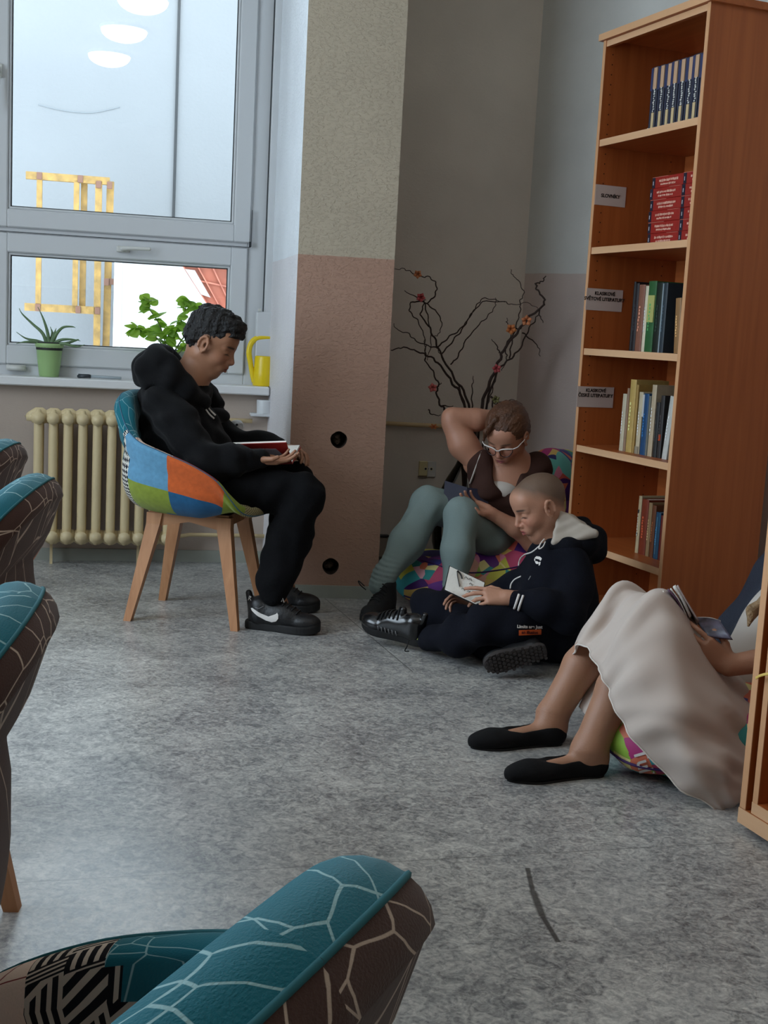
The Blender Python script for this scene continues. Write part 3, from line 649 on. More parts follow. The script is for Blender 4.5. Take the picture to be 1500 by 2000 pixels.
def fabric_geo(name,base,line,cell=.045,fr=4.0):
    M=bpy.data.materials.new(name); M.use_nodes=True; T=M.node_tree; N=T.nodes; L=T.links; b=N['Principled BSDF']; b.inputs['Roughness'].default_value=.95; b.inputs['Specular IOR Level'].default_value=.2
    uv=N.new('ShaderNodeUVMap'); uv.uv_map='UVMap'; mp=N.new('ShaderNodeMapping'); mp.inputs['Scale'].default_value=(1/cell,1/cell,1); L.new(uv.outputs[0],mp.inputs[0])
    sp=N.new('ShaderNodeSeparateXYZ'); L.new(mp.outputs[0],sp.inputs[0])
    def mt(op,a,b_=None):
        m_=N.new('ShaderNodeMath'); m_.operation=op
        for i,v in enumerate((a,b_)):
            if v is None: continue
            if isinstance(v,(int,float)): m_.inputs[i].default_value=v
            else: L.new(v,m_.inputs[i])
        return m_.outputs[0]
    u_=sp.outputs['X']; v_=mt('ADD',sp.outputs['Y'],mt('MULTIPLY',sp.outputs['X'],.45))
    par=mt('MODULO',mt('ABSOLUTE',mt('ADD',mt('FLOOR',u_),mt('FLOOR',v_))),2)
    s1=mt('GREATER_THAN',mt('FRACT',mt('MULTIPLY',u_,fr)),.45); s2=mt('GREATER_THAN',mt('FRACT',mt('MULTIPLY',v_,fr)),.45)
    f=mt('ADD',mt('MULTIPLY',par,s1),mt('MULTIPLY',mt('SUBTRACT',1,par),s2))
    mx=N.new('ShaderNodeMix'); mx.data_type='RGBA'; mx.inputs[6].default_value=(*base,1); mx.inputs[7].default_value=(*line,1); L.new(f,mx.inputs[0]); L.new(mx.outputs[2],b.inputs['Base Color']); return M
def fabric_check(name,a,b_,cell=.012):
    M=bpy.data.materials.new(name); M.use_nodes=True; T=M.node_tree; N=T.nodes; L=T.links; b=N['Principled BSDF']; b.inputs['Roughness'].default_value=.95; b.inputs['Specular IOR Level'].default_value=.2
    uv=N.new('ShaderNodeUVMap'); uv.uv_map='UVMap'; mp=N.new('ShaderNodeMapping'); mp.inputs['Rotation'].default_value=(0,0,.5); mp.inputs['Scale'].default_value=(1,1.35,1)
    L.new(uv.outputs[0],mp.inputs[0]); n=N.new('ShaderNodeTexNoise'); n.inputs['Scale'].default_value=70; L.new(uv.outputs[0],n.inputs[0])
    va=N.new('ShaderNodeVectorMath'); va.operation='MULTIPLY_ADD'; va.inputs[1].default_value=(.007,.007,0); L.new(n.outputs['Color'],va.inputs[0]); L.new(mp.outputs[0],va.inputs[2])
    c=N.new('ShaderNodeTexChecker'); c.inputs['Scale'].default_value=1/cell; c.inputs[1].default_value=(*a,1); c.inputs[2].default_value=(*b_,1); L.new(va.outputs[0],c.inputs[0]); L.new(c.outputs[0],b.inputs['Base Color']); return M
def plain(name,c): return mat(name,c,.95,spec=.2,noise=(60,.10),bump=(500,.3),sheen=.15)
FAB=dict(teal=fabric_lines('teal_line_fabric',sr(18,98,112),sr(140,176,180),11,.013),brown=fabric_lines('brown_line_fabric',sr(72,50,44),sr(186,166,150),11,.014),
 cream=fabric_lines('cream_line_fabric',sr(228,200,182),sr(130,46,44),9,.018),geo=fabric_geo('parquet_fabric',sr(196,180,164),sr(28,26,30)),
 denim=plain('light_denim',sr(98,150,182)),orange=plain('rust_orange',sr(206,98,48)),green=plain('olive_green',sr(134,150,54)),blue=plain('petrol_blue',sr(34,92,134)),
 hound=fabric_check('houndstooth_black',sr(210,206,196),sr(24,26,38),.013),houndb=fabric_check('houndstooth_beige',sr(176,166,126),sr(104,92,64),.009),red=plain('deep_red',sr(170,24,34)))
FK=list(FAB)
RIM=[(0,.262,0,.432),(22,.258,.10,.432),(38,.24,.18,.436),(50,.215,.235,.455),(60,.185,.268,.495),(70,.145,.286,.545),(84,.06,.298,.592),(100,-.03,.300,.625),(116,-.11,.288,.650),(130,-.175,.262,.668),(140,-.222,.228,.695),(148,-.250,.196,.735),(158,-.268,.15,.778),(169,-.278,.08,.800),(180,-.281,0,.806)]
def rim(th_):
    a=abs(th_); s=1 if th_>=0 else -1
    i=max(k for k in range(len(RIM)) if RIM[k][0]<=a+1e-6); i=min(i,len(RIM)-2)
    t=(a-RIM[i][0])/(RIM[i+1][0]-RIM[i][0]); P=RIM[max(i-1,0)],RIM[i],RIM[i+1],RIM[min(i+2,len(RIM)-1)]
    q=[]
    for c in (1,2,3):
        p0,p1,p2,p3=[p[c] for p in P]; q.append(.5*((2*p1)+(-p0+p2)*t+(2*p0-5*p1+4*p2-p3)*t*t+(-p0+3*p1-3*p2+p3)*t**3))
    return np.array([q[0],s*q[1],q[2]])
def shell_grid(off=0.0,nt=120,nr=26):
    G=np.zeros((nt+1,nr+1,3)); c=np.array([.03,0,.425])
    for i in range(nt+1):
        th_=-180+360*i/nt; R_=rim(th_); a=abs(th_)
        hx=.80+.16*max(0,min(1,(a-50)/30))-.06*max(0,min(1,(a-120)/40))
        back=max(0,min(1,(a-110)/50)); fz=.455-.062*max(0,min(1,(a-45)/35))
        p1=np.array([c[0]+(R_[0]-c[0])*(hx+.10*back),R_[1]*(hx+.05*back),fz])
        for j in range(nr+1):
            t=j/nr; w_=1.9; b0,b1,b2_=(1-t)**2,2*t*(1-t)*w_,t*t; G[i,j]=(b0*c+b1*p1+b2_*R_)/(b0+b1+b2_)
    for i in range(nt+1):
        a=abs(-180+360*i/nt); bk=max(0,min(1,(a-118)/35))
        for j in range(nr+1):
            z=G[i,j,2]; q_=max(0,min(1,(z-.45)/.38)); G[i,j,0]+=bk*.042*math.sin(math.pi*q_**1.0)*(1 if q_<1 else 0)
    return G
SG=shell_grid()
ARC=np.concatenate([[0],np.cumsum(np.linalg.norm(np.diff(SG[:,-1],axis=0),axis=1))])
def norms(G):
    du=np.gradient(G,axis=0); du[0]=du[-1]=G[1]-G[-2]; dv=np.gradient(G,axis=1); n=np.cross(dv,du); n/=np.maximum(np.linalg.norm(n,axis=2,keepdims=True),1e-9); n[:,0]=(0,0,1)
    n[:,1]=(0,0,1); return n
SN=norms(SG)
if SN[60,8,2]<0: SN=-SN; 
SN[:,0]=(0,0,1); SN[:,1]=(0,0,1)
def make_chair(name,label,inner,outer,seam_in,seam_out,group=None):
    """inner/outer: function(theta,t)->fabric key"""
    t=empty(name,(0,0,0),0,label,'chair',group)
    nt,nr=SG.shape[0]-1,SG.shape[1]-1
    ths=np.linspace(-180,180,nt+1); tt=np.linspace(0,1,nr+1)
    def sheet(G,fn,nm,flip,seam):
        V=G.reshape(-1,3); F=[];mi=[]
        uv=np.stack([ARC[:,None]*np.ones((1,G.shape[1])),np.linspace(0,1,G.shape[1])[None]*.5*np.ones((nt+1,1))],-1)
        for i in range(nt):
            for j in range(G.shape[1]-1):
                a,b,c,d=i*G.shape[1]+j,(i+1)*G.shape[1]+j,(i+1)*G.shape[1]+j+1,i*G.shape[1]+j+1
                f=(a,b,c,d) if not flip else (d,c,b,a); F.append(f); mi.append(FK.index(fn((ths[i]+ths[i+1])/2,min(1,(j+.5)/nr))))
        o=mk(nm,V,F,[FAB[k] for k in FK],t,True,mi,uv=uv.reshape(-1,2)); return o
    # inner sheet lifted and rolled over rim
    TT=np.array([1+1.15*max(0,min(1,(abs(a_)-122)/30)) for a_ in ths]); T3_=1+(TT[:,None,None]-1)*np.clip((tt[None,:,None]-.28)/.45,0,1)
    th2=.014*T3_; I=SG+SN*th2*np.minimum(1,(1-tt[None,:,None])*6); O=SG-SN*th2*np.minimum(1,(1-tt[None,:,None])*6+.05)
    rimv=SG[:,-1]; up_=SG[:,-1]-SG[:,-3]; up_/=np.linalg.norm(up_,axis=1,keepdims=True); nn_=SN[:,-2]
    ring=lambda an: (rimv+(up_*.016*math.sin(an)+nn_*.018*math.cos(an))*TT[:,None])[:,None]
    I[:,-1]=rimv+nn_*.017*TT[:,None]; O[:,-1]=rimv-nn_*.016*TT[:,None]; I[:,-2]=SG[:,-2]+SN[:,-2]*.017*TT[:,None]; O[:,-2]=SG[:,-2]-SN[:,-2]*.016*TT[:,None]
    I2=np.concatenate([I]+[ring(a) for a in np.linspace(.3,1.9,6)],1); O2=np.concatenate([O]+[ring(a) for a in np.linspace(math.pi-.3,1.9,4)],1)
    sheet(I2,inner,'inner_upholstery',True,None); sheet(O2,outer,'outer_upholstery',False,None)
    # piping at the join
    q=MB(); q.tube(ring(1.95)[:,0],.0022,6,cap=False); q.build('piping',seam_in,t,True)
    # wooden frame
    m_leg=wood('oak_leg',sr(176,122,82),sr(196,142,100),'z',1.2,.5)
    legs=[(-.205,-.185),(.205,-.185),(-.205,.185),(.205,.185)]
    for (x,y) in legs:
        sx=1 if x>0 else -1; sy=1 if y>0 else -1; top=(sx*.135,sy*.120)
        q=MB(); V=[]; 
        for (cx,cy,z,h1,h2) in ((x,y,0,.014,.014),(top[0],top[1],.36,.026,.021),(top[0]-sx*.004,top[1]-sy*.004,.402,.030,.022)):
            V+=[(cx-h1,cy-h2,z),(cx+h1,cy-h2,z),(cx+h1,cy+h2,z),(cx-h1,cy+h2,z)]
        F=[(3,2,1,0),(8,9,10,11)]+[(4*r+k,4*r+(k+1)%4,4*r+4+(k+1)%4,4*r+4+k) for r in range(2) for k in range(4)]
        q.add(V,F); q.build('leg',m_leg,t)
    q=MB()
    for sy in (-1,1):
        y=sy*.12
        q.prism([(-.15,y-.011,.404),(.15,y-.011,.404),(.12,y-.011,.352),(.0,y-.011,.376),(-.12,y-.011,.352)],(0,.022,0))
    for sx in (-1,1): q.box(sx*.13-.012,sx*.13+.012,-.12,.12,.365,.404)
    q.box(-.15,.15,-.13,.13,.396,.41)
    q.build('apron',wood('oak_apron',sr(176,122,82),sr(196,142,100),'x',1.2,.5),t)
    return t
m_sd=mat('seam_teal',sr(24,96,106),.8); m_sb=mat('seam_blue',sr(60,96,120),.8)
def inner1(th_,t):
    a=abs(th_)
    if t<.52: return 'houndb' if a<75 else 'teal'
    if a>128: return 'teal' if th_<0 else 'blue'
    if th_<0: return 'cream' if a>96 else ('red' if a>70 else ('green' if a>46 else 'houndb'))
    return ('cream' if a>100 else 'teal') if a>60 else 'houndb'
def outer1(th_,t):
    a=abs(th_)
    if a>146: return 'teal' if t>.86 else ('hound' if th_<0 or t<.6 else 'blue')
    if a>138 and t>.93: return 'teal'
    if a<48: return 'houndb'
    if a<62: return 'green'
    if t<.44: return 'geo' if th_>0 else 'green' if a>112 else 'blue'
    lo=t<.79
    if a>134: return 'hound'
    if a>98: return 'green' if lo else 'denim'
    return 'blue' if lo else 'orange'
ch=make_chair('armchair','multicoloured patchwork armchair under the boy in black reading a red book',inner1,outer1,m_sb,m_sb)
ch.location=(-.690,4.575,0); ch.rotation_euler=(0,0,math.radians(-9.5))
def inner2(th_,t):
    a=abs(th_)
    if t<.42: return 'orange' if a<90 else 'brown' if th_>0 else 'teal'
    if a>88 and t>max(.45,.985-(a-92)/55*.5): return 'teal'
    if a>78: return 'geo'
    return 'cream'
def outer2(th_,t):
    a=abs(th_)
    if a>150 or th_>84: return 'brown' if t>.60 else 'geo'
    if a>112: return 'geo' if t<.82 else ('geo' if th_>0 else 'orange')
    if a>70: return 'geo' if t<.7 else 'geo'
    return 'orange' if a>30 else 'blue'
g='patchwork armchairs along the table at the left edge'
c2=make_chair('armchair','teal and brown patchwork armchair nearest the camera, back top at bottom of the photo',inner2,outer2,m_sd,m_sd,g)
def copytree(o,par=None):
    c=o.copy(); COL.objects.link(c); c.parent=par
    for k in o.children: copytree(k,c)
    return c
CH=[((-.287,.612),156,None),((-.612,1.085),189,'second patchwork armchair up the left edge, brown back with its tall outline nearly whole'),((-.845,1.96),184,'third patchwork armchair up the left edge, brown back in front of the radiator'),((-1.065,2.50),184,'farthest patchwork armchair at the left edge, only its back tip visible')]
for (p,rz,lb) in CH:
    o=c2 if lb is None else copytree(c2)
    o.location=(p[0],p[1],0); o.rotation_euler=(0,0,math.radians(rz))
    if lb: o['label']=lb

# ================= RADIATOR =================
m_rad=mat('radiator_cream',sr(212,192,150),.45,noise=(8,.05),bump=(40,.15))
RD=empty('radiator',Wp(0,0,0),A12,'cream cast iron column radiator under the window sill','radiator')
first=None
for k in range(10):
    x=-.747+.0625*k
    if first is None:
        q=MB()
        for y in (-.085,-.155):
            q.tube([(0,y,.135),(0,y,.175),(0,y,.62),(0,y,.655)],[.019,.020,.020,.019],10)
        for z in (.135,.655):
            q.tube([(-.0311,-.12,z),(-.02,-.12,z),(.02,-.12,z),(.0311,-.12,z)],[.024,.027,.027,.024],12)
            q.tube([(0,-.185,z),(0,-.06,z)],[.026,.026],12)
        for z0,z1 in ((.135,.095),(.655,.698)): q.tube([(0,-.12,z0),(0,-.12,(z0+z1)/2),(0,-.12,z1)],[.062,.048,.016],12,flat=.36)
        for y in (-.085,-.155):
            q.tube([(0,y,.135),(0,y,.100)],[.02,.009],8); q.tube([(0,y,.655),(0,y,.693)],[.02,.010],8)
        first=q.build('radiator_section',m_rad,RD,True); first.location=(x,0,0)
    else:
        o=first.copy(); COL.objects.link(o); o.parent=RD; o.location=(x,0,0)
q=MB(); q.tube([(-.80,-.12,.655),(-.745,-.12,.655)],[.017,.022],10); q.build('end_plug',m_rad,RD,True)
for x in (-.69,-.31):
    q=MB(); q.box(x-.006,x+.006,-.10,-.088,.0,.12); q.box(x-.006,x+.006,-.10,0,.10,.112); q.build('bracket',m_rad,RD)
m_pipe=mat('cream_pipe',sr(206,184,140),.5,noise=(8,.08))
PP=empty('heating_pipe',Wp(0,0,0),A12,'thin cream pipe running low from the radiator to the column','pipe')
q=MB(); q.tube([(-.17,-.12,.135),(-.125,-.10,.136),(-.08,-.05,.135),(.0,-.04,.134),(.31,-.04,.133)],.009,10); q.build('tube',m_pipe,PP,True)
q=MB(); q.tube([(-.165,-.115,.135),(-.135,-.105,.136)],.016,10); q.build('valve',mat('brass',sr(150,130,90),.4,metal=.6),PP,True)
t=empty('heating_pipe',Wp(0,0,0),A12,'thin cream pipe under the sill between the boy and the column','pipe'); q=MB(); q.tube([(-.17,-.04,.668),(.19,-.04,.667)],.010,10); q.build('tube',m_pipe,t,True)
t=empty('heating_pipe',Wp(0,0,0),A12,'thin cream pipe crossing the niche wall behind the willow branches','pipe'); q=MB(); q.tube([(.62,-.03,.682),(1.02,-.03,.676),(1.35,-.03,.672)],.0105,10); q.build('tube',m_pipe,t,True)
t=empty('pipe_shelf',Wp(.225,-.0,.69),A12,'small white ledge with a cup-like cover under the sill beside the column','fitting')
MB().box(-.045,.06,-.07,0,0,.014,0,.003).build('ledge',m_pvc,t); q=MB(); q.lathe([(.035,.014),(.037,.07),(.036,.075),(.0,.075)],c=(.02,-.035,0),n=20,cap=False); q.build('cover',m_pvc,t,True)
# socket
t=empty('double_socket',Wp(1.037,0,.468),A12,'beige and white double socket on the niche wall','socket')
MB().box(-.042,.0,-.012,0,-.036,.036,0,.003).build('plate',mat('beige_plastic',sr(206,196,150),.5),t); MB().box(.0,.042,-.012,0,-.040,.036,0,.003).build('plate',mat('white_plastic'),t)
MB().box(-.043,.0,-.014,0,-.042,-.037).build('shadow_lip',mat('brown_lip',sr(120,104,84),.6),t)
for x in (-.010,.018):
    q=MB(); q.tube([(x,-.010,.0),(x,-.0135,.0)],.009,14); q.build('socket_hole',mat('ivory',sr(220,212,180),.5),t); q=MB(); q.tube([(x,-.010,.0),(x,-.0142,.0)],.0055,12); q.build('hole',m_gask,t)
q=MB(); q.tube([(.004,-.010,.0),(.004,-.013,.0)],.002,8); q.build('screw',m_gask,t)
t=empty('junction_box',Wp(.84,0,.09),A12,'small grey box low on the wall beside the column','box'); MB().box(-.03,.02,-.03,0,-.05,.045,0,.004).build('housing',mat('grey_box',sr(150,140,126),.6),t); MB().box(-.034,.024,-.034,0,.046,.056,0,.002).build('lid',m_gask,t)

# ================= PEOPLE =================
def n3(v): v=np.array(v,float); return v/np.linalg.norm(v)
def skinmat(name,c,rough=.5):
    M=mat(name,c,rough,attr='Col',bump=(220,.10)); b=M.node_tree.nodes['Principled BSDF']; b.inputs['Subsurface Weight'].default_value=.06; b.inputs['Subsurface Radius'].default_value=(.02,.008,.004); return M
def head(S_,F,k=.012,ears=True,jaw=1.0):
    e=lambda c,r,kk=k,op=1,R=None:S_.ell(F(*c),[x*F.sc for x in r],F.R(R),kk*F.sc,op)
    c=lambda a,b,ra,rb=None,kk=k,op=1:S_.cap(F(*a),F(*b),ra*F.sc,(ra if rb is None else rb)*F.sc,kk*F.sc,op)
    e((-.014,0,.030),(.094,.074,.080),.001); e((.020,0,-.022),(.062,.058,.074),.03)
    c((-.012,.044,-.045),(.040,.018,-.088),.020,.016*jaw,.03); c((-.012,-.044,-.045),(.040,-.018,-.088),.020,.016*jaw,.03)
    c((.052,.006,-.096),(.052,-.006,-.096),.016*jaw,.016*jaw,.02)
    e((.048,.034,-.030),(.028,.022,.026),.02); e((.048,-.034,-.030),(.028,.022,.026),.02)
    e((.056,.0,.045),(.030,.052,.034),.03)
    c((.076,.012,.016),(.064,.042,.012),.009,.007,.014); c((.076,-.012,.016),(.064,-.042,.012),.009,.007,.014)
    e((.088,.030,-.004),(.016,.016,.011),.012,-1); e((.088,-.030,-.004),(.016,.016,.011),.012,-1)
    e((.066,.030,-.004),(.0135,.0165,.0125),.003); e((.066,-.030,-.004),(.0135,.0165,.0125),.003)
    c((.078,0,.006),(.097,0,-.030),.0075,.0095,.014); e((.091,0,-.035),(.012,.010,.008),.006)
    e((.085,.0115,-.037),(.010,.0065,.0065),.006); e((.085,-.0115,-.037),(.010,.0065,.0065),.006)
    e((.092,.006,-.044),(.004,.003,.003),.003,-1); e((.092,-.006,-.044),(.004,.003,.003),.003,-1)
    e((.070,0,-.062),(.020,.028,.020),.02)
    c((.0835,.012,-.0575),(.0865,0,-.0560),.0045,.0055,.005); c((.0835,-.012,-.0575),(.0865,0,-.0560),.0045,.0055,.005)
    c((.081,.010,-.0690),(.084,0,-.0700),.0050,.0060,.005); c((.081,-.010,-.0690),(.084,0,-.0700),.0050,.0060,.005)
    c((.093,.016,-.0630),(.093,-.016,-.0630),.0022,.0022,.004,-1); c((.080,.010,-.080),(.080,-.010,-.080),.005,.005,.01,-1)
    if ears:
        for sy in (1,-1):
            cR=np.array([[math.cos(.22),0,math.sin(.22)],[0,1,0],[-math.sin(.22),0,math.cos(.22)]])
            yy=.076
            P=[(-.006+.017*math.cos(a)*1.0,sy*(yy+.004),-.006+.028*math.sin(a)) for a in np.linspace(-1.2,3.6,10)]
            for i in range(9): c(P[i],P[i+1],.0048,.0048,.003)
            e((-.010,sy*(yy-.003),-.006),(.016,.006,.026),.005); e((.002,sy*yy,-.008),(.006,.005,.009),.003,-1)
            c((-.001,sy*yy,-.034),(.0,sy*(yy+.001),-.030),.0065,.006,.004)
def hand(S_,F,side=1,curl=(.5,.5,.5,.5),thumb=.3,spread=.06,k=.005,ab=0.):
    """x to fingertips, z out of the back of the hand, thumb on +y*side"""
    c=lambda a,b,ra,rb,kk=k:S_.cap(F(*a),F(*b),ra*F.sc,rb*F.sc,kk*F.sc)
    kn=[(.082,.030,.002),(.086,.010,.005),(.082,-.010,.003),(.075,-.028,0)]; L=[(.040,.025,.019),(.045,.028,.021),(.041,.026,.020),(.033,.020,.018)]; R=[.0086,.0090,.0086,.0076]
    for i,(x,y,z) in enumerate(kn): c((.004,y*.45*side,0),(x,y*side,z),.0155,.0112,.016)
    c((.03,.022*side,-.006),(.07,.020*side,-.004),.013,.011,.012); c((.03,-.018*side,-.008),(.065,-.022*side,-.004),.014,.011,.012)
    for i,(x,y,z) in enumerate(kn):
        a=-curl[i]*.75; p=np.array([x,y*side,z]); sp=(1.5-i)*spread*side+ab
        for j in range(3):
            d=np.array([math.cos(a)*math.cos(sp),math.cos(a)*math.sin(sp),math.sin(a)])*L[i][j]; c(p,p+d,R[i]*(1-.10*j),R[i]*(1-.10*(j+1)),.0025 if j else .004); p=p+d; a-=curl[i]*(1.05 if j==0 else .7)
    t=[(.014,.018,-.006),(.040,.044,-.012),(.066,.056,-.012-.02*thumb),(.086,.058-.012*thumb,-.016-.04*thumb)]
    for j in range(3): c((t[j][0],t[j][1]*side,t[j][2]),(t[j+1][0],t[j+1][1]*side,t[j+1][2]),[.0145,.0105,.0095][j],[.0105,.0095,.0080][j],.008 if j==0 else .003)
def facecol(F,V,base,lip,brow,lash,hairc=None,hairf=None,blush=None,eyes='closed'):
    L=F.inv(V); col=np.tile(np.array(base),(len(V),1)); x,y,z=L.T; ay=abs(y)
    def blend(w_,c_):
        nonlocal col; w_=np.clip(w_,0,1)[:,None]; col=col*(1-w_)+np.array(c_)*w_
    fr=x>.03
    if blush is not None: blend(.5*np.exp(-(((ay-.036)/.022)**2+((z+.030)/.020)**2))*fr,blush); blend(.5*np.exp(-((y/.012)**2+((z+.034)/.012)**2))*(x>.08),blush)
    blend(1.3*np.exp(-((y/.017)**4+((z+.0632)/.0085)**4))*(x>.068),lip)
    blend(1.5*np.exp(-((y/.018)**4+((z+.0630)/.0016)**2))*(x>.068),tuple(v*.35 for v in lip))
    bz=.0185+.10*(.012-np.abs(ay-.030))*.5; blend(1.2*np.exp(-(((ay-.031)/.019)**4+((z-bz)/.0038)**2))*fr,brow)
    lz=-.0085-.25*(ay-.030)**2/.016; blend(1.6*np.exp(-(((ay-.030)/.014)**4+((z-lz)/.0022)**2))*fr,lash)
    if hairf is not None: w_=hairf(L); blend(w_,hairc)
    return col
def putcol(S_,V,base): return np.tile(np.array(base),(len(V),1))
def shoe_low(parent,F,mu,ms,style,label=None,tilt=None):
    """F: x toe direction, z up, origin under the heel. returns sdf of the upper"""
    sc=F.sc; R=F.R()
    U=Sdf(.02*sc); e=lambda c,r,kk=.02:U.ell(F(*c),[v*sc for v in r],R,kk*sc); c=lambda a,b,ra,rb,kk=.02,op=1:U.cap(F(*a),F(*b),ra*sc,rb*sc,kk*sc,op)
    c((.035,0,.045),(.035,0,.085),.038,.036); c((.05,0,.05),(.15,0,.050),.042,.038); e((.205,.004,.040),(.068,.046,.034)); e((.12,0,.055),(.07,.041,.045)); c((.05,0,.08),(.13,0,.075),.032,.026)
    if style=='high': c((.045,0,.08),(.045,0,.135),.040,.042); c((.08,0,.10),(.07,0,.13),.03,.036)
    if style=='tab': c((.01,0,.07),(-.006,0,.128),.016,.012,.01); c((.10,0,.10),(.09,0,.125),.018,.014,.01)
    U.clip=[(-F.A[2],-(F.o@F.A[2])-.018*sc)]
    v,f=U.mesh(.004); o=mk('shoe',v,f,mu,parent,True)
    # sole
    ol=[(-.012,0),(-.008,.024),(.02,.036),(.07,.035),(.12,.040),(.18,.050),(.225,.046),(.262,.026),(.274,0),(.262,-.026),(.225,-.044),(.18,-.047),(.12,-.038),(.07,-.035),(.02,-.036),(-.008,-.024)]
    olc=cr(ol+[ol[0]],3)[:-1]; V=[]; n=len(olc)
    for (z,g) in ((0,.985),(.006,1.0),(.024,1.0),(.030,.985)):
        for (x,y) in olc: V.append(F(.13+(x-.13)*g,y*g,z+.010*max(0,(x-.2)/.07)**2*(z>-1)))
    Fc=[tuple(range(n))[::-1],tuple(range(3*n,4*n))]+[(r*n+k,r*n+(k+1)%n,(r+1)*n+(k+1)%n,(r+1)*n+k) for r in range(3) for k in range(n)]
    q=MB(); q.add(V,Fc); q.build('sole',ms,o)
    return o,U
def decal_poly(sdf,F,poly,d,m,name,parent,off=.0016,grid=None):
    """flat polygon (x,z in frame F at y=yoff) marched on to the surface along d"""
    import bmesh
    P=np.array([F(*p) for p in poly]); c=P.mean(0); bm=bmesh.new(); bm.faces.new([bm.verts.new(p) for p in P]); bmesh.ops.triangulate(bm,faces=bm.faces)
    bmesh.ops.subdivide_edges(bm,edges=bm.edges,cuts=3,use_grid_fill=True); bmesh.ops.triangulate(bm,faces=bm.faces)
    V=np.array([v.co for v in bm.verts],np.float32); bm.verts.index_update(); Fc=[tuple(v.index for v in f.verts) for f in bm.faces]; bm.free()
    return mk(name,proj_to(sdf,V,d,off),Fc,m,parent,False)
def surf_tube(sdf,P,d,r,m,name,parent,n=8,dens=5,off=None):
    P=cr(P,dens); P=proj_to(sdf,P,d,r*.3 if off is None else off); q=MB(); q.tube(list(P),r,n); return q.build(name,m,parent,True)
def person(label,loc): return empty('person',loc,0,label,'person')
def wmk(name,parts,mats,parent,root,col=None):
    v,f=merge(parts) if isinstance(parts,list) else parts
    o=mk(name,v,f,mats,None,True,col=col); 
    if parent is not None:
        o.parent=parent; o.matrix_parent_inverse=Matrix.Identity(4); o.location=(-root[0],-root[1],-root[2]) if parent.type=='EMPTY' else (0,0,0)
    return o
def adopt(o,root_empty):
    """object built in world coordinates under a root standing at root_empty.location"""
    o.location=-root_empty.location
m_blk=mat('black_fleece',sr(14,14,16),.95,bump=(300,.3),noise=(30,.2),sheen=.05,spec=.2)
m_blk2=mat('black_jersey',sr(10,10,13),.95,bump=(250,.3),spec=.2)
m_navy=mat('navy_black_fleece',sr(14,16,26),.95,bump=(300,.3),noise=(20,.15),spec=.2)
m_shoe=mat('black_leather',sr(20,20,22),.45,bump=(120,.15)); m_sole=mat('black_rubber',sr(16,16,17),.6); m_whi=mat('white_print',sr(225,220,215),.7); m_lace=mat('black_lace',sr(12,12,13),.8)

# ---------- boy reading on the armchair ----------
R1=Vector((-.60,4.56,0)); p1=person('boy in black tracksuit seated on the patchwork armchair, reading a red book',R1)
H1=Fr((-0.673,4.600,1.024),(.925,-.14,-.36),(.30,0,.95),1.02)
neck=(-0.747,4.600,0.887); sk1=(.36,.17,.095)
B=Sdf(.012); head(B,H1)
B.cap(H1(-.03,0,-.05),neck,.050,.058,.03); B.cap(neck,(-0.809,4.600,0.773),.062,.09,.04)
vh=B.mesh(.0024,lo=np.array(H1.o)-.155,hi=np.array(H1.o)+.15)
wr=(-0.451,4.430,0.623); HL=Fr((-0.473,4.430,0.620),(.97,.10,.02),(-.05,.1,-1),.90)
BH=Sdf(.01); hand(BH,HL,1,(.28,.30,.34,.40),.2); BH.cap(HL(-.09,0,0),HL(.01,0,0),.030,.024,.01); v1=BH.mesh(.0024)
HR=Fr((-0.412,4.735,0.636),(.80,-.42,.02),(.12,.35,.9),.88)
BH=Sdf(.01); hand(BH,HR,1,(.55,.62,.66,.7),.5); BH.cap(HR(-.09,0,0),HR(.01,0,0),.028,.023,.01); v2=BH.mesh(.0024)
T1=Sdf(.03); T1.chain([(-0.809,4.600,0.773),(-0.797,4.600,0.620),(-0.801,4.600,0.513)],[.085,.09,.09]); T1.chain([(-0.816,4.470,0.799),(-0.649,4.390,0.624),(-0.470,4.430,0.622)],[.04,.036,.026]); T1.chain([(-0.811,4.740,0.814),(-0.661,4.870,0.638),(-0.414,4.745,0.654)],[.03,.026,.020])
T1.chain([(-0.773,4.520,0.495),(-0.303,4.450,0.506),(-0.394,4.420,0.149),(-0.367,4.420,0.092)],[.06,.045,.035,.035]); T1.chain([(-0.785,4.700,0.502),(-0.361,4.750,0.513),(-0.393,4.750,0.131),(-0.367,4.750,0.081)],[.06,.045,.035,.035]); vt=T1.mesh(.008)
hf=lambda L: np.clip(((L[:,2]-(.012+.0*L[:,0]))*90),0,1)*(L[:,0]<.02)*.55
parts=[vh,v1,v2,vt]; V,Fq=merge(parts); col=facecol(H1,V,sk1,(.33,.10,.075),(.03,.015,.01),(.02,.012,.01),(.05,.03,.022),lambda L:.6*np.clip((L[:,2]+.035)*60,0,1)*np.clip((.018-L[:,0])*60,0,1)*np.clip((.13-np.abs(L).max(1))*100,0,1)*(np.abs(L[:,1])<.0745),(.40,.16,.10))
wmk('body',(V,Fq),skinmat('skin_warm',sk1),p1,R1,col)
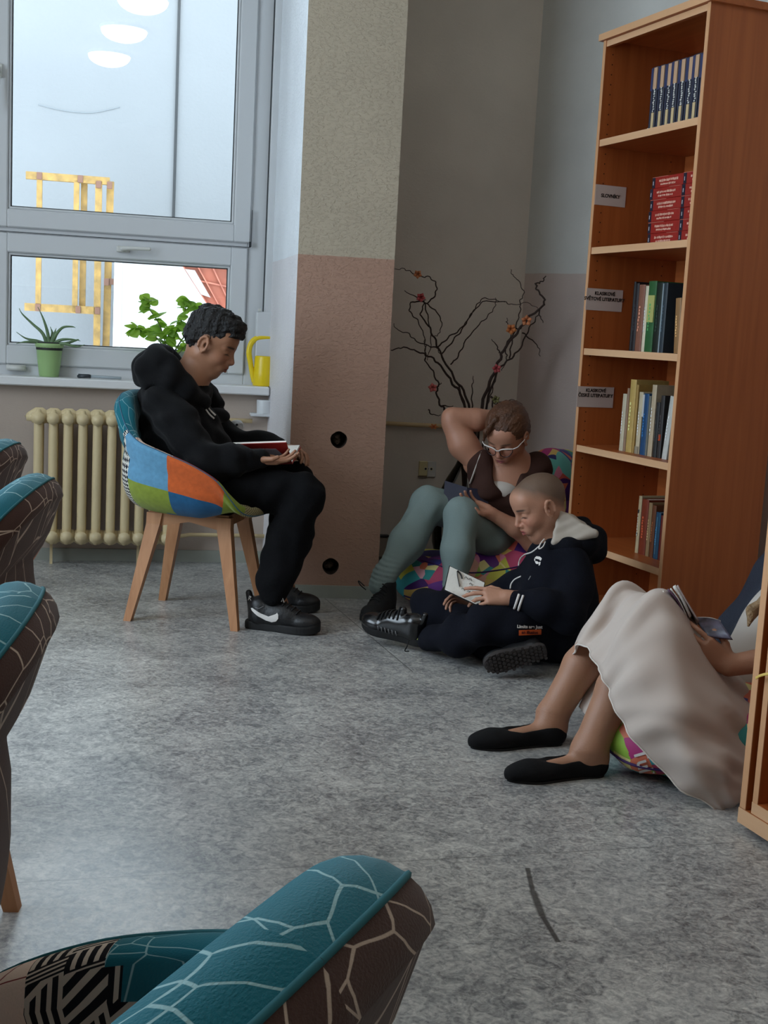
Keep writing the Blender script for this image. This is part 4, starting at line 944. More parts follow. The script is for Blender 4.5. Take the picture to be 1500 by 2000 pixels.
# hair: full on top, faded sides
h=Sdf(.012); e=lambda c,r,kk=.012,op=1:h.ell(H1(*c),[x*H1.sc for x in r],H1.R(),kk,op)
e((-.012,0,.052),(.099,.077,.078)); e((.040,0,.088),(.058,.062,.040),.02); e((-.02,0,.090),(.072,.068,.044),.02); e((.075,0,.068),(.026,.048,.020),.012)
e((-.045,0,.01),(.062,.0765,.060),.02)
e((.092,0,.012),(.052,.075,.048),.008,-1); e((.035,.09,-.022),(.07,.036,.052),.008,-1); e((.035,-.09,-.022),(.07,.036,.052),.008,-1); e((-.04,0,-.085),(.12,.12,.06),.006,-1)
fd=folds(.0035,95,3,(1,1,1)); fd2=folds(.0016,260,4); h.disp=lambda p:fd(p)+fd2(p)
v,f=h.mesh(.0028); m_hair1=mat('black_hair',sr(13,11,12),.6,bump=(160,.6),noise=(60,.3)); wmk('hair',(v,f),m_hair1,p1,R1)
# hoodie
Hd=Sdf(.035); fo=folds(.0055,36,11,(1,1,1.5)); Hd.disp=fo
Hd.chain([(-0.815,4.600,0.802),(-0.798,4.600,0.678),(-0.795,4.600,0.552)],[.122,.128,.128],.04)
Hd.chain([(-0.827,4.490,0.801),(-0.755,4.450,0.730),(-0.649,4.390,0.602)],[.074,.070,.068],.03); Hd.chain([(-0.649,4.390,0.602),(-0.553,4.400,0.615),(-0.460,4.430,0.622)],[.068,.056,.036],.03)
Hd.chain([(-0.817,4.720,0.805),(-0.734,4.820,0.784),(-0.662,4.870,0.642),(-0.414,4.745,0.654)],[.075,.066,.055,.034],.03)
Hd.chain([(-0.711,4.780,0.823),(-0.690,4.780,0.784)],[.052,.044],.015)
Hd.ell((-0.655,4.700,0.752),(.045,.04,.028),None,.01)
Hd.cap((-0.716,4.600,0.682),(-0.645,4.600,0.580),.10,.085,.05)
hv,hf_=Hd.mesh(.005); hoodie=wmk('hoodie',(hv,hf_),m_blk,p1,R1)
# hood
hd=Sdf(.02); hd.disp=folds(.005,30,21)
hd.chain([(-0.860,4.520,0.903),(-0.901,4.600,0.917),(-0.895,4.700,0.903)],[.045,.050,.045],.04)
hd.chain([(-0.883,4.500,0.865),(-0.923,4.600,0.878),(-0.923,4.700,0.866)],[.020,.022,.020],.03)
hd.chain([(-0.885,4.500,0.921),(-0.817,4.490,0.901),(-0.744,4.510,0.853),(-0.689,4.560,0.811)],[.055,.046,.040,.028],.03); hd.chain([(-0.924,4.700,0.917),(-0.858,4.710,0.920),(-0.777,4.700,0.876),(-0.704,4.660,0.818)],[.055,.046,.040,.028],.03)
hd.chain([(-0.845,4.500,0.960),(-0.860,4.600,0.980),(-0.882,4.700,0.962)],[.036,.034,.036],.03); hd.chain([(-0.894,4.600,0.936),(-0.864,4.600,0.972)],[.045,.034],.03)
hd.chain([(-0.871,4.520,0.977),(-0.811,4.500,0.958),(-0.751,4.510,0.898)],[.030,.026,.024],.03); hd.chain([(-0.902,4.680,0.980),(-0.846,4.690,0.970),(-0.782,4.690,0.915)],[.030,.026,.024],.03)
hd.chain([(-0.757,4.550,0.874),(-0.721,4.600,0.847),(-0.694,4.640,0.846)],[.036,.034,.028],.03)
v,f=hd.mesh(.005); wmk('hood',(v,f),m_blk,hoodie,R1)
surf_tube(Hd,[(-0.663,4.400,0.815),(-0.640,4.400,0.791),(-0.621,4.400,0.774)],(-.14,1,-.07),.0035,m_whi,'white_stripe',hoodie)
surf_tube(Hd,[(-0.658,4.400,0.794),(-0.643,4.400,0.776),(-0.626,4.400,0.762)],(-.14,1,-.07),.0035,m_whi,'white_stripe',hoodie)
# trousers
Tr=Sdf(.03); Tr.disp=folds(.0055,36,31,(1,1,1))
Tr.cap((-0.771,4.500,0.526),(-0.799,4.720,0.509),.105,.10,.05); Tr.chain([(-0.759,4.510,0.501),(-0.530,4.470,0.505),(-0.295,4.450,0.499)],[.095,.088,.072],.04)
Tr.chain([(-0.295,4.450,0.499),(-0.340,4.440,0.339),(-0.388,4.420,0.187),(-0.393,4.420,0.129)],[.072,.080,.066,.050],.03)
Tr.chain([(-0.791,4.700,0.502),(-0.361,4.750,0.509)],[.085,.070],.04); Tr.chain([(-0.361,4.750,0.509),(-0.380,4.750,0.305),(-0.389,4.750,0.131)],[.070,.066,.055],.03)
v,f=Tr.mesh(.005); wmk('trousers',(v,f),m_blk2,p1,R1)
# shoes
FS=Fr((-.475,4.425,0),(.97,-.235,0),(0,0,1),1.0)
sh,U=shoe_low(p1,FS,m_shoe,m_sole,'tab'); adopt(sh,p1)
sw=[(.012,.088),(.020,.090),(.055,.074),(.085,.066),(.106,.066),(.112,.078),(.117,.083),(.122,.076),(.123,.062),(.115,.051),(.098,.046),(.075,.050),(.045,.063),(.018,.080)]
d_=-FS.A[1]*-1
decal_poly(U,FS,[(x+.004,-.09,z-.008) for x,z in sw],FS.A[1],m_whi,'swoosh',sh,.0022)
surf_tube(U,[FS(.035,-.08,.085),FS(.05,-.08,.083),FS(.066,-.08,.092)],FS.A[1],.0014,mat('grey_stitch',sr(120,120,122),.7),'stitching',sh)
q=MB(); 
for (a,b) in (((-.001,.104),(.003,.120)),((.003,.120),(.010,.118)),((.010,.118),(.004,.111)),((.004,.111),(.010,.104))): q.tube([FS(a[0],-.018,a[1]),FS(b[0],-.018,b[1])],.0011,5)
q.build('tab_print',m_whi,sh)
q=MB()
for k in range(5):
    x=.115+.018*k; z=.098-.009*k; q.tube(list(proj_to(U,cr([FS(x,-.026,z),FS(x+.005,0,z+.02),FS(x,.026,z)],4),-FS.A[2],.002)),.003,6)
q.build('laces',m_lace,sh,True)
q=MB(); q.tube(cr([FS(.105,-.012,.118),FS(.112,-.03,.112),FS(.118,-.02,.122),FS(.108,-.012,.118)],4),.0014,5); q.tube([FS(.128,-.02,.112),FS(.131,-.02,.128),FS(.138,-.02,.110)],.0022,5); q.build('tongue_print',m_whi,sh,True)
FS2=Fr((-.49,4.76,0),(.985,-.17,0),(0,0,1),.96); sh2,U2=shoe_low(p1,FS2,m_shoe,m_sole,'tab'); adopt(sh2,p1)
q=MB()
for k in range(5):
    x=.115+.018*k; z=.098-.009*k; q.tube(list(proj_to(U2,cr([FS2(x,-.026,z),FS2(x+.005,0,z+.02),FS2(x,.026,z)],4),-FS2.A[2],.002)),.003,6)
q.build('laces',m_lace,sh2,True)

# open red book in his hands
def open_book(label,S0,f_,near,far,L,wn,thk,cover,name='open_book',split=.5,patch=None,arc=.012):
    """S0 spine point near reader, f_ spine direction, near/far: unit dirs of the two halves"""
    S0,f_,near,far=[np.array(v,float) for v in (S0,f_,near,far)]; t=empty(name,tuple(S0),0,label,'book')
    mc=mat('bk_%02x%02x%02x'%tuple(cover),sr(*cover),.5); q=MB()
    for d in (near,far):
        nrm=np.cross(f_,d); nrm/=np.linalg.norm(nrm); s_=1 if nrm@(near+far)>0 else -1; nrm*=s_
        a=[np.zeros(3),f_*L,f_*L+d*wn,d*wn]; q.prism([tuple(p-nrm*.0015) for p in a],tuple(-nrm*.0025))
    q.build('cover',mc,t); 
    for d,frac in ((near,split),(far,1-split)):
        nrm=np.cross(f_,d); nrm/=np.linalg.norm(nrm); nrm*=1 if nrm@(near+far)>0 else -1
        th_=thk*frac*2; q=MB(); pr=[]
        n=8
        top=[d*(wn-.004)*u_+nrm*(th_*(math.sin(min(1,u_*2.2)*math.pi/2))**.8*(1-.25*u_)) for u_ in np.linspace(0.02,1,n)]
        bot=[d*(wn-.004),d*0]
        pts=[p+f_*.003 for p in top]+[p+f_*.003 for p in bot]; q.prism([tuple(p) for p in pts],tuple(f_*(L-.006))); q.build('pages',m_pages2,t)
    return t
m_pages2=mat('white_pages',sr(236,232,224),.75,bump=(260,.25))
f1=n3((.985,-.165,.10)); l1=n3((.165,.986,0))
tb=np.array((-0.350,4.550,0.601)); Lb=.215
bk=open_book('open red hardback book held by the seated boy',tb-f1*Lb,f1,n3(-l1*.72+np.array([0,0,.62])),n3(l1*.80+np.array([0,0,.34])),Lb,.135,.011,(150,34,30))
c0=-l1*.04+np.array([0,0,.026]);nn1=np.cross(f1,n3(-l1*.72+np.array([0,0,.62]))); nn1=nn1 if nn1[2]<0 else -nn1
q=MB(); dn=n3(-l1*.72+np.array([0,0,.62])); q.prism([tuple(f1*a+dn*b+nn1*.0042) for a,b in ((.06,.03),(.15,.02),(.19,.06),(.17,.10),(.09,.105))],tuple(nn1*.0006)); q.build('grey_picture',mat('cover_grey',sr(150,140,146),.6),bk)

# ---------- beanbags ----------
def beanmat():
    M=bpy.data.materials.new('triangle_print'); M.use_nodes=True; T=M.node_tree; N=T.nodes; L=T.links; b=N['Principled BSDF']; b.inputs['Roughness'].default_value=.6
    tc=N.new('ShaderNodeTexCoord'); 
    def vor(scale,rot,seed):
        mp=N.new('ShaderNodeMapping'); mp.inputs['Rotation'].default_value=rot; mp.inputs['Location'].default_value=(seed,seed*.7,seed*.3); L.new(tc.outputs['Object'],mp.inputs[0])
        v=N.new('ShaderNodeTexVoronoi'); v.distance='EUCLIDEAN'; v.inputs['Scale'].default_value=scale; L.new(mp.outputs[0],v.inputs[0]); s=N.new('ShaderNodeSeparateColor'); L.new(v.outputs['Color'],s.inputs[0]); return s.outputs[0]
    def ramp(src,cols):
        r=N.new('ShaderNodeValToRGB'); r.color_ramp.interpolation='CONSTANT'; e=r.color_ramp.elements
        while len(e)>1: e.remove(e[-1])
        e[0].position=0; e[0].color=(*cols[0],1)
        for i,c in enumerate(cols[1:],1): x=e.new(i/len(cols)); x.color=(*c,1)
        L.new(src,r.inputs[0]); return r.outputs[0]
    A_=ramp(vor(11,(.4,.7,.3),0),[sr(70,28,110),sr(226,140,170),sr(60,170,180),sr(212,208,80),sr(196,70,110),sr(225,170,150),sr(40,40,110),sr(210,90,80),sr(110,200,190),sr(120,60,150),sr(230,196,110)])
    B_=ramp(vor(19,(1.1,.2,.8),5),[sr(90,30,120),sr(235,175,190),sr(50,150,150),sr(236,224,150),sr(180,50,120),sr(220,120,90),sr(150,190,70),sr(60,60,140)])
    m_=N.new('ShaderNodeMath'); m_.operation='GREATER_THAN'; m_.inputs[1].default_value=.62; L.new(vor(8,(.2,.9,1.3),9),m_.inputs[0])
    mx=N.new('ShaderNodeMix'); mx.data_type='RGBA'; L.new(m_.outputs[0],mx.inputs[0]); L.new(A_,mx.inputs[6]); L.new(B_,mx.inputs[7]); L.new(mx.outputs[2],b.inputs['Base Color']); return M
m_bean=beanmat(); m_pip=mat('purple_piping',sr(60,30,90),.7)
bb=empty('beanbag',(.42,5.05,0),0,'colourful triangle-print beanbag under the girl with glasses','beanbag')
q=Sdf(.08); q.ell((.40,5.03,.115),(.34,.22,.115)); q.ell((.56,5.10,.17),(.22,.24,.17)); q.ell((.70,5.27,.38),(.155,.16,.27)); q.ell((.775,5.33,.50),(.10,.12,.14)); q.ell((.25,4.93,.10),(.17,.12,.10)); q.disp=folds(.010,16,41); q.clip=[((0,0,-1),-.002)]
v,f=q.mesh(.009); o=wmk('cover',(v,f),m_bean,bb,bb.location)
surf_tube(q,[(.10,4.80,.05),(.25,4.75,.035),(.42,4.78,.03),(.6,4.8,.03)],(0,1,0),.004,m_pip,'piping',o)
surf_tube(q,[(.16,4.85,.22),(.30,4.75,.20),(.46,4.75,.215),(.62,4.8,.24)],(0,1,-.4),.003,m_pip,'piping',o)
bb2=empty('beanbag',(.95,3.25,0),0,'colourful triangle-print beanbag under the woman in the white skirt','beanbag')
q=Sdf(.08); q.ell((.92,3.24,.11),(.30,.26,.115)); q.ell((.79,3.12,.085),(.19,.17,.088)); q.ell((1.18,3.33,.14),(.20,.24,.13)); q.disp=folds(.008,16,43); q.clip=[((0,0,-1),-.002)]; BQ=q
v,f=q.mesh(.009); o=wmk('cover',(v,f),m_bean,bb2,bb2.location)
surf_tube(q,[(.62,3.20,.06),(.68,3.05,.05),(.80,2.96,.045),(1.0,2.93,.04)],(.3,1,0),.004,m_pip,'piping',o)
M4=Matrix.Translation(Vector((.735,3.0,.045))-bb2.location)@Matrix.Rotation(-.45,4,'Z')@Matrix.Rotation(math.radians(78),4,'X')@Matrix.Rotation(math.radians(200),4,'Z')


# ---------- girl with glasses on the beanbag ----------
R2=Vector((.45,5.0,0)); p2=person('girl with white-rimmed glasses and brown top reading on a beanbag, arm behind her head',R2)
H2=Fr((0.479,4.960,0.716),(-.40,-.72,-.56),(-.18,-.45,.87),1.02); sk2=(.46,.22,.14)
B=Sdf(.012); head(B,H2); neck2=(0.522,5.030,0.575); chest2=(0.490,5.030,0.499)
B.cap(H2(-.035,0,-.055),neck2,.048,.052,.03); B.cap(neck2,(0.522,5.050,0.509),.055,.09,.05); B.cap((0.368,5.030,0.588),(0.625,5.060,0.578),.055,.05,.05); B.ell((0.489,5.020,0.501),(.12,.085,.09),None,.05)
vh=B.mesh(.003,lo=(np.array(H2.o)-[.2,.17,.28]),hi=np.array(H2.o)+[.2,.17,.15])
A_=Sdf(.02); A_.chain([(0.377,5.020,0.590),(0.310,5.030,0.663),(0.261,5.040,0.748)],[.052,.056,.046],.03); A_.chain([(0.256,5.040,0.771),(0.358,5.060,0.765),(0.511,5.120,0.773)],[.042,.047,.028],.010)
HG=Fr((0.465,5.120,0.771),(.95,-.05,.0),(.1,.75,.6),.92); hand(A_,HG,-1,(.7,.8,.9,1.0),.3,.02); va=A_.mesh(.0035)
A2=Sdf(.02); A2.chain([(0.631,5.060,0.557),(0.653,5.000,0.438),(0.603,4.880,0.295)],[.045,.042,.038]); A2.chain([(0.603,4.880,0.295),(0.523,4.840,0.360),(0.422,4.820,0.415)],[.038,.034,.024])
HG2=Fr((0.430,4.820,0.412),(-.85,.0,.35),(.1,.5,-.9),.90); hand(A2,HG2,-1,(.25,.3,.35,.4),.3); va2=A2.mesh(.0035)
T2_=Sdf(.03); T2_.chain([(0.493,5.050,0.476),(0.523,5.070,0.367),(0.567,5.100,0.234)],[.09,.085,.10]); T2_.chain([(0.543,5.050,0.209),(0.182,4.950,0.409),(0.009,4.750,0.153),(-0.002,4.750,0.059)],[.05,.035,.026,.026]); T2_.chain([(0.570,5.100,0.190),(0.315,4.830,0.402),(0.278,4.680,0.130)],[.05,.035,.026]); vt=T2_.mesh(.008)
V,Fq=merge([vh,va,va2,vt]); col=facecol(H2,V,sk2,(.42,.12,.12),(.10,.055,.035),(.04,.025,.02),blush=(.52,.20,.15)); wmk('body',(V,Fq),skinmat('skin_fair',sk2),p2,R2,col)
h=Sdf(.012); e=lambda c,r,kk=.012,op=1:h.ell(H2(*c),[x*H2.sc for x in r],H2.R(),kk,op)
e((-.018,0,.045),(.100,.084,.086)); e((-.055,0,.0),(.062,.076,.075),.02); e((-.100,.0,.055),(.036,.036,.034),.015)
e((.108,0,-.030),(.070,.058,.094),.008,-1); e((.03,0,-.11),(.12,.10,.06),.01,-1)
h.chain([H2(.05,-.012,.118),H2(.090,-.040,.080),H2(.085,-.060,.030)],[.008,.009,.005],.02)
def hairdir(Fh,amp,fq):
    def f(p):
        L=Fh.inv(p); an=np.arctan2(L[:,1],L[:,2]+.02); return (amp*(np.sin(an*fq+6*L[:,0]*10)+.6*np.sin(an*fq*2.3+4+L[:,0]*50))).astype(np.float32)
    return f
h.disp=hairdir(H2,.0011,22); v,f=h.mesh(.003); m_hair2=mat('brown_hair',sr(84,52,32),.5,bump=(120,.7),noise=(26,.35)); wmk('hair',(v,f),m_hair2,p2,R2)
# glasses
gl=empty('glasses',(0,0,0)); bpy.data.objects.remove(gl)
q=MB(); m_gw=mat('glasses_white',sr(220,214,208),.35); m_gb=mat('glasses_dark',sr(40,26,30),.35)
gz=-.006; top=[];
for sy in (1,-1):
    lens=[(.098,.009),(.099,.020),(.096,.040),(.089,.055)]
    rimt=[H2(.099,sy*.007,gz+.006),H2(.098,sy*.020,gz+.013),H2(.094,sy*.040,gz+.015),H2(.086,sy*.060,gz+.013)]; q.tube(cr(rimt,5),.0028,6,0)
    rimb=[H2(.099,sy*.009,gz+.004),H2(.099,sy*.011,gz-.014),H2(.098,sy*.024,gz-.024),H2(.093,sy*.043,gz-.020),H2(.087,sy*.056,gz-.004),H2(.086,sy*.059,gz+.010)]; q.tube(cr(rimb,5),.0018,6,1)
    q.tube([H2(.086,sy*.060,gz+.012),H2(.070,sy*.074,gz+.012),H2(.02,sy*.082,gz+.010),H2(-.02,sy*.080,gz+.006)],.0022,6,0)
q.tube(cr([H2(.099,-.008,gz+.004),H2(.102,0,gz+.006),H2(.099,.008,gz+.004)],5),.0022,6,0)
g_=q.build('glasses',[m_gw,m_gb],p2,True); adopt(g_,p2)
# top, leggings
Tp=Sdf(.03); Tp.disp=folds(.004,30,51); Tp.chain([(0.476,5.040,0.493),(0.511,5.060,0.379),(0.562,5.100,0.255)],[.118,.108,.115],.04); Tp.cap((0.387,5.000,0.586),(0.448,5.000,0.448),.062,.085,.04); Tp.cap((0.615,5.050,0.578),(0.545,5.020,0.450),.068,.090,.04)
Tp.ell((0.414,4.950,0.489),(.058,.055,.058),None,.03); Tp.ell((0.539,4.950,0.495),(.058,.055,.058),None,.03)
ncut=Fr((0.491,4.930,0.591),(0,-1,0),(0,0,1)); Tp.ell((0.491,4.930,0.585),(.060,.085,.100),None,.008,-1)
v,f=Tp.mesh(.0045); top_=wmk('brown_top',(v,f),mat('brown_jersey',sr(62,40,34),.9,bump=(300,.2),spec=.2),p2,R2)
Cm=Sdf(.02); Cm.ell((0.470,4.965,0.490),(.075,.055,.045),None,.01); v,f=Cm.mesh(.004); wmk('white_camisole',(v,f),mat('white_cotton',sr(196,188,180),.9),p2,R2)
q=MB(); P=cr([(0.382,4.975,0.639),(0.373,4.955,0.617),(0.359,4.950,0.569),(0.343,4.960,0.511)],5); q.tube(P,.0065,8,flat=.5); o=q.build('white_strap',mat('white_cotton',(1,1,1)),p2,True); adopt(o,p2)
Lg=Sdf(.02); fl_=folds(.0025,40,61)
ank=np.array((0.009,4.750,0.163)); ank2=np.array((0.275,4.680,0.110))
def legd(p):
    a=fl_(p); 
    for an_ in (ank,ank2):
        dd=np.sqrt(((p-an_.astype(np.float32))**2).sum(1)); a=a+.004*np.sin(p[:,2]*330+p[:,0]*60)*np.exp(-(dd/.055)**2)
    return a.astype(np.float32)
Lg.disp=legd
Lg.cap((0.547,5.100,0.222),(0.615,5.120,0.200),.11,.10,.04); Lg.chain([(0.541,5.050,0.230),(0.315,4.990,0.389),(0.181,4.930,0.422)],[.095,.085,.070],.03); Lg.chain([(0.181,4.930,0.422),(0.098,4.840,0.275),(0.017,4.760,0.157),(-0.001,4.750,0.117)],[.070,.066,.044,.043],.03)
Lg.chain([(0.579,5.080,0.194),(0.431,4.930,0.309),(0.307,4.800,0.406)],[.095,.082,.066],.03); Lg.chain([(0.307,4.800,0.406),(0.295,4.740,0.262),(0.287,4.690,0.119)],[.066,.062,.042],.03)
v,f=Lg.mesh(.005); wmk('leggings',(v,f),mat('grey_green_leggings',sr(126,142,140),.85,bump=(300,.15),spec=.25),p2,R2)
FG=Fr((.045,4.79,0),(-.42,-.90,0),(0,0,1),.86); sg,UG=shoe_low(p2,FG,mat('black_canvas',sr(16,16,17),.85,bump=(300,.3)),m_sole,'high'); adopt(sg,p2)
q=MB()
for k in range(6):
    x=.09+.014*k; z=.125-.011*k; q.tube(list(proj_to(UG,cr([FG(x,-.024,z),FG(x+.008,0,z+.02),FG(x,.024,z)],4),-FG.A[2]*.7-FG.A[0]*.7,.002)),.0028,6)
q.tube(cr([(-0.059,4.620,0.135),(-0.084,4.620,0.155),(-0.075,4.620,0.138),(-0.053,4.620,0.121)],5),.0022,6)
q.build('laces',m_lace,sg,True)
FG2=Fr((.285,4.71,0),(-.25,-.96,0),(0,0,1),.86); sg2,_=shoe_low(p2,FG2,mat('black_canvas',(0,0,0)),m_sole,'high'); adopt(sg2,p2)
# her book
f2=n3((.05,.40,.85)); bk2=open_book('open navy book resting on the knees of the girl with glasses',np.array((0.323,4.860,0.406)),f2,n3((-1,.30,.22)),n3((1,.30,-.12)),.105,.095,.008,(22,26,52))
q=MB()
for k in range(3): q.tube(cr([np.array((0.362,4.870,0.442))-np.array(bk2.location)+np.array([0,-.02,0])+np.array([.012*math.cos(a)+.006*k,0,.006*math.sin(a)]) for a in np.linspace(0,6.28,9)],2),.0012,5)
q.build('cover_emblem',mat('emblem_grey',sr(150,150,170),.6),bk2)

# ---------- boy on the floor ----------
R3=Vector((.45,4.2,0)); p3=person('boy with buzz cut and black hoodie sitting cross-legged on the floor reading a comic',R3)
H3=Fr((0.534,4.220,0.535),(-.86,-.30,-.40),(-.35,-.05,.93),1.0); sk3=(.47,.235,.15)
B=Sdf(.012); head(B,H3); neck3=(0.598,4.240,0.420); B.cap(H3(-.035,0,-.05),neck3,.046,.052,.03); B.cap(neck3,(0.627,4.250,0.359),.055,.09,.05)
vh=B.mesh(.0024,lo=np.array(H3.o)-[.15,.15,.17],hi=np.array(H3.o)+.15)
HB=Fr((0.430,3.990,0.253),(-.94,.02,.03),(-.05,-.60,.80),.90); BH=Sdf(.01); hand(BH,HB,-1,(.16,.30,.48,.62),.2,.10); BH.cap(HB(-.09,0,0),HB(.01,0,0),.030,.025,.01); v1=BH.mesh(.0024)
HB2=Fr((0.346,4.200,0.199),(-.8,-.3,.1),(0,.6,.7),.88); BH=Sdf(.01); hand(BH,HB2,1,(.3,.4,.5,.6),.3); BH.cap(HB2(-.09,0,0),HB2(.01,0,0),.028,.023,.01); v2=BH.mesh(.003)
T3=Sdf(.03); T3.chain([(0.627,4.250,0.359),(0.640,4.240,0.243),(0.631,4.220,0.127)],[.085,.085,.09]); T3.chain([(0.639,4.120,0.357),(0.595,4.000,0.221),(0.439,3.990,0.253)],[.04,.036,.026]); T3.chain([(0.607,4.360,0.329),(0.479,4.380,0.205),(0.356,4.220,0.199)],[.04,.036,.026])
T3.chain([(0.600,4.120,0.131),(0.362,4.000,0.142),(0.175,4.180,0.051)],[.05,.03,.028]); T3.chain([(0.608,4.300,0.088),(0.192,4.420,0.111),(0.445,4.080,0.034)],[.05,.03,.028]); vt=T3.mesh(.008)
V,Fq=merge([vh,v1,v2,vt]); 
buzz=lambda L:np.clip((L[:,2]-(.026+.75*np.maximum(0,L[:,0]-.02)-.9*np.maximum(0,-L[:,0]+.012)*(L[:,0]<.012)))*22,0,1)*np.clip((.13-np.abs(L).max(1))*100,0,1)*.97*(~((np.abs(L[:,1])>.0755)&(L[:,2]<.03)))
col=facecol(H3,V,sk3,(.42,.11,.10),(.055,.03,.022),(.03,.02,.016),(.130,.080,.052),buzz,(.55,.20,.13)); wmk('body',(V,Fq),skinmat('skin_light',sk3),p3,R3,col)
Hd=Sdf(.035); Hd.disp=folds(.006,26,71,(1,1,1.3)); Hd.chain([(0.622,4.240,0.342),(0.625,4.230,0.226),(0.622,4.210,0.111)],[.110,.128,.130],.04)
Hd.cap((0.579,4.140,0.332),(0.576,4.120,0.264),.075,.09,.04)
Hd.chain([(0.641,4.130,0.359),(0.650,4.060,0.281),(0.622,4.000,0.205)],[.070,.066,.062],.03); Hd.chain([(0.622,4.000,0.205),(0.541,3.980,0.231),(0.446,3.990,0.247)],[.062,.056,.036],.03)
Hd.chain([(0.598,4.360,0.324),(0.533,4.380,0.226),(0.385,4.240,0.201)],[.065,.055,.034],.03); Hd.cap((0.549,4.160,0.173),(0.486,4.280,0.226),.075,.06,.05)
v,f=Hd.mesh(.0048); hoodie=wmk('hoodie',(v,f),m_navy,p3,R3)
hd=Sdf(.02); hd.disp=folds(.004,34,72)
hd.chain([(0.572,4.130,0.408),(0.632,4.120,0.413),(0.698,4.160,0.421)],[.026,.030,.034],.02); hd.chain([(0.698,4.160,0.421),(0.744,4.260,0.424),(0.718,4.360,0.447)],[.034,.034,.030],.02); hd.chain([(0.718,4.360,0.447),(0.652,4.360,0.471),(0.610,4.360,0.422)],[.030,.022,.022],.02)
hd.chain([(0.676,4.170,0.389),(0.735,4.260,0.382),(0.704,4.360,0.390)],[.040,.040,.036],.03)
hd.ell((0.667,4.270,0.418),(.075,.09,.030),None,.02)
hd.ell((0.640,4.240,0.476),(.070,.085,.042),None,.008,-1)
v,f=hd.mesh(.004); V_=v; inn=np.clip((.088-np.sqrt((((V_-np.array((0.649,4.240,0.462)))/np.array([.9,1.0,.62]))**2).sum(1)))*160,0,1)
wmk('hood',(v,f),mat('hood_two_tone',(1,1,1),.95,attr='Col',bump=(200,.3),spec=.2),hoodie,R3,np.array(sr(14,16,24))*(1-inn[:,None])+np.array(sr(168,158,146))*inn[:,None])
q=MB(); q.tube(cr([(0.547,4.110,0.437),(0.533,4.090,0.424),(0.528,4.080,0.408),(0.540,4.080,0.415),(0.550,4.100,0.430)],5),.0022,6); o=q.build('drawstring',m_whi,hoodie,True)
q=Sdf(.01); q.tri((0.609,4.190,0.514),(0.583,4.110,0.426),(0.721,4.130,0.459),.010); q.tri((0.609,4.190,0.514),(0.721,4.130,0.459),(0.676,4.220,0.485),.010); q.disp=folds(.003,50,79); v,f=q.mesh(.003); wmk('hood_lining',(v,f),mat('grey_lining',sr(178,168,156),.95),hoodie,R3)
zp=[(0.509,3.900,0.452),(0.484,3.900,0.429),(0.455,3.900,0.417),(0.441,3.900,0.401),(0.440,3.900,0.379)]; surf_tube(Hd,zp,(.12,1,-.18),.0028,m_whi,'zip_piping',hoodie,dens=8)
zp=[(0.451,3.900,0.341),(0.430,3.900,0.328),(0.419,3.900,0.311),(0.417,3.900,0.295)]; surf_tube(Hd,zp,(.12,1,-.18),.0028,m_whi,'zip_piping',hoodie,dens=8)
surf_tube(Hd,[(0.485,3.900,0.346),(0.481,3.900,0.338),(0.478,3.900,0.332)],(.12,1,-.18),.0014,mat('zip_grey',sr(150,150,150),.4),'zip_pull',hoodie)
surf_tube(Hd,[(0.454,3.930,0.279),(0.448,3.930,0.255),(0.441,3.930,0.227)],(.11,1,-.2),.0042,m_whi,'cuff_stripe',hoodie)
surf_tube(Hd,[(0.468,3.930,0.276),(0.461,3.930,0.250),(0.455,3.930,0.223)],(.11,1,-.2),.0042,m_whi,'cuff_stripe',hoodie)
surf_tube(Hd,[(0.576,3.800,0.183),(0.586,3.800,0.167),(0.596,3.800,0.150)],(.14,1,-.25),.0018,mat('dull_white',sr(120,120,122),.7),'hem_stripe',hoodie)
surf_tube(Hd,[(0.588,3.800,0.180),(0.597,3.800,0.167),(0.602,3.800,0.157)],(.14,1,-.25),.0018,mat('dull_white',(0,0,0)),'hem_stripe',hoodie)
FZ=Fr((0.500,3.850,0.407),(1,0,0),(0,0,1))
def pxp(l): return [(x*.00175,0,-z*.00175) for x,z in l]
for nm,pl_ in (('badge_top',[(-7,-6),(-4,-9.5),(3,-9),(7,-5.5),(5.5,-1.5),(4,-1),(2,-3.5),(-5,-4.5)]),('badge_side',[(-7.5,-5),(-5.5,-4),(-5.5,1),(-7.5,-1)]),('badge_chin',[(-6,1),(-3,0),(0,1),(2,4),(-1,6),(-4,5)]),('badge_tail',[(1.5,2),(5,1),(4.5,7),(2,9),(1.5,6)])):
    decal_poly(Hd,FZ,pxp(pl_),(.12,1,-.18),m_whi,nm,hoodie,.002)
# trousers: right knee up at the far left, left leg folded in front
Tr=Sdf(.03); Tr.disp=folds(.007,26,73)
Tr.cap((0.604,4.120,0.119),(0.627,4.300,0.076),.105,.10,.05)
Tr.chain([(0.601,4.120,0.113),(0.465,4.020,0.160),(0.352,3.990,0.154)],[.090,.080,.062],.03); Tr.chain([(0.352,3.990,0.154),(0.266,4.070,0.093),(0.180,4.170,0.054)],[.066,.060,.045],.03)
Tr.chain([(0.617,4.300,0.094),(0.392,4.380,0.105),(0.190,4.400,0.121)],[.085,.078,.066],.03); Tr.chain([(0.191,4.400,0.116),(0.242,4.340,0.087),(0.420,4.100,0.036)],[.066,.062,.048],.03)
Tr.clip=[((0,0,-1),-.003)]; v,f=Tr.mesh(.005); tro=wmk('trousers',(v,f),m_navy,p3,R3)
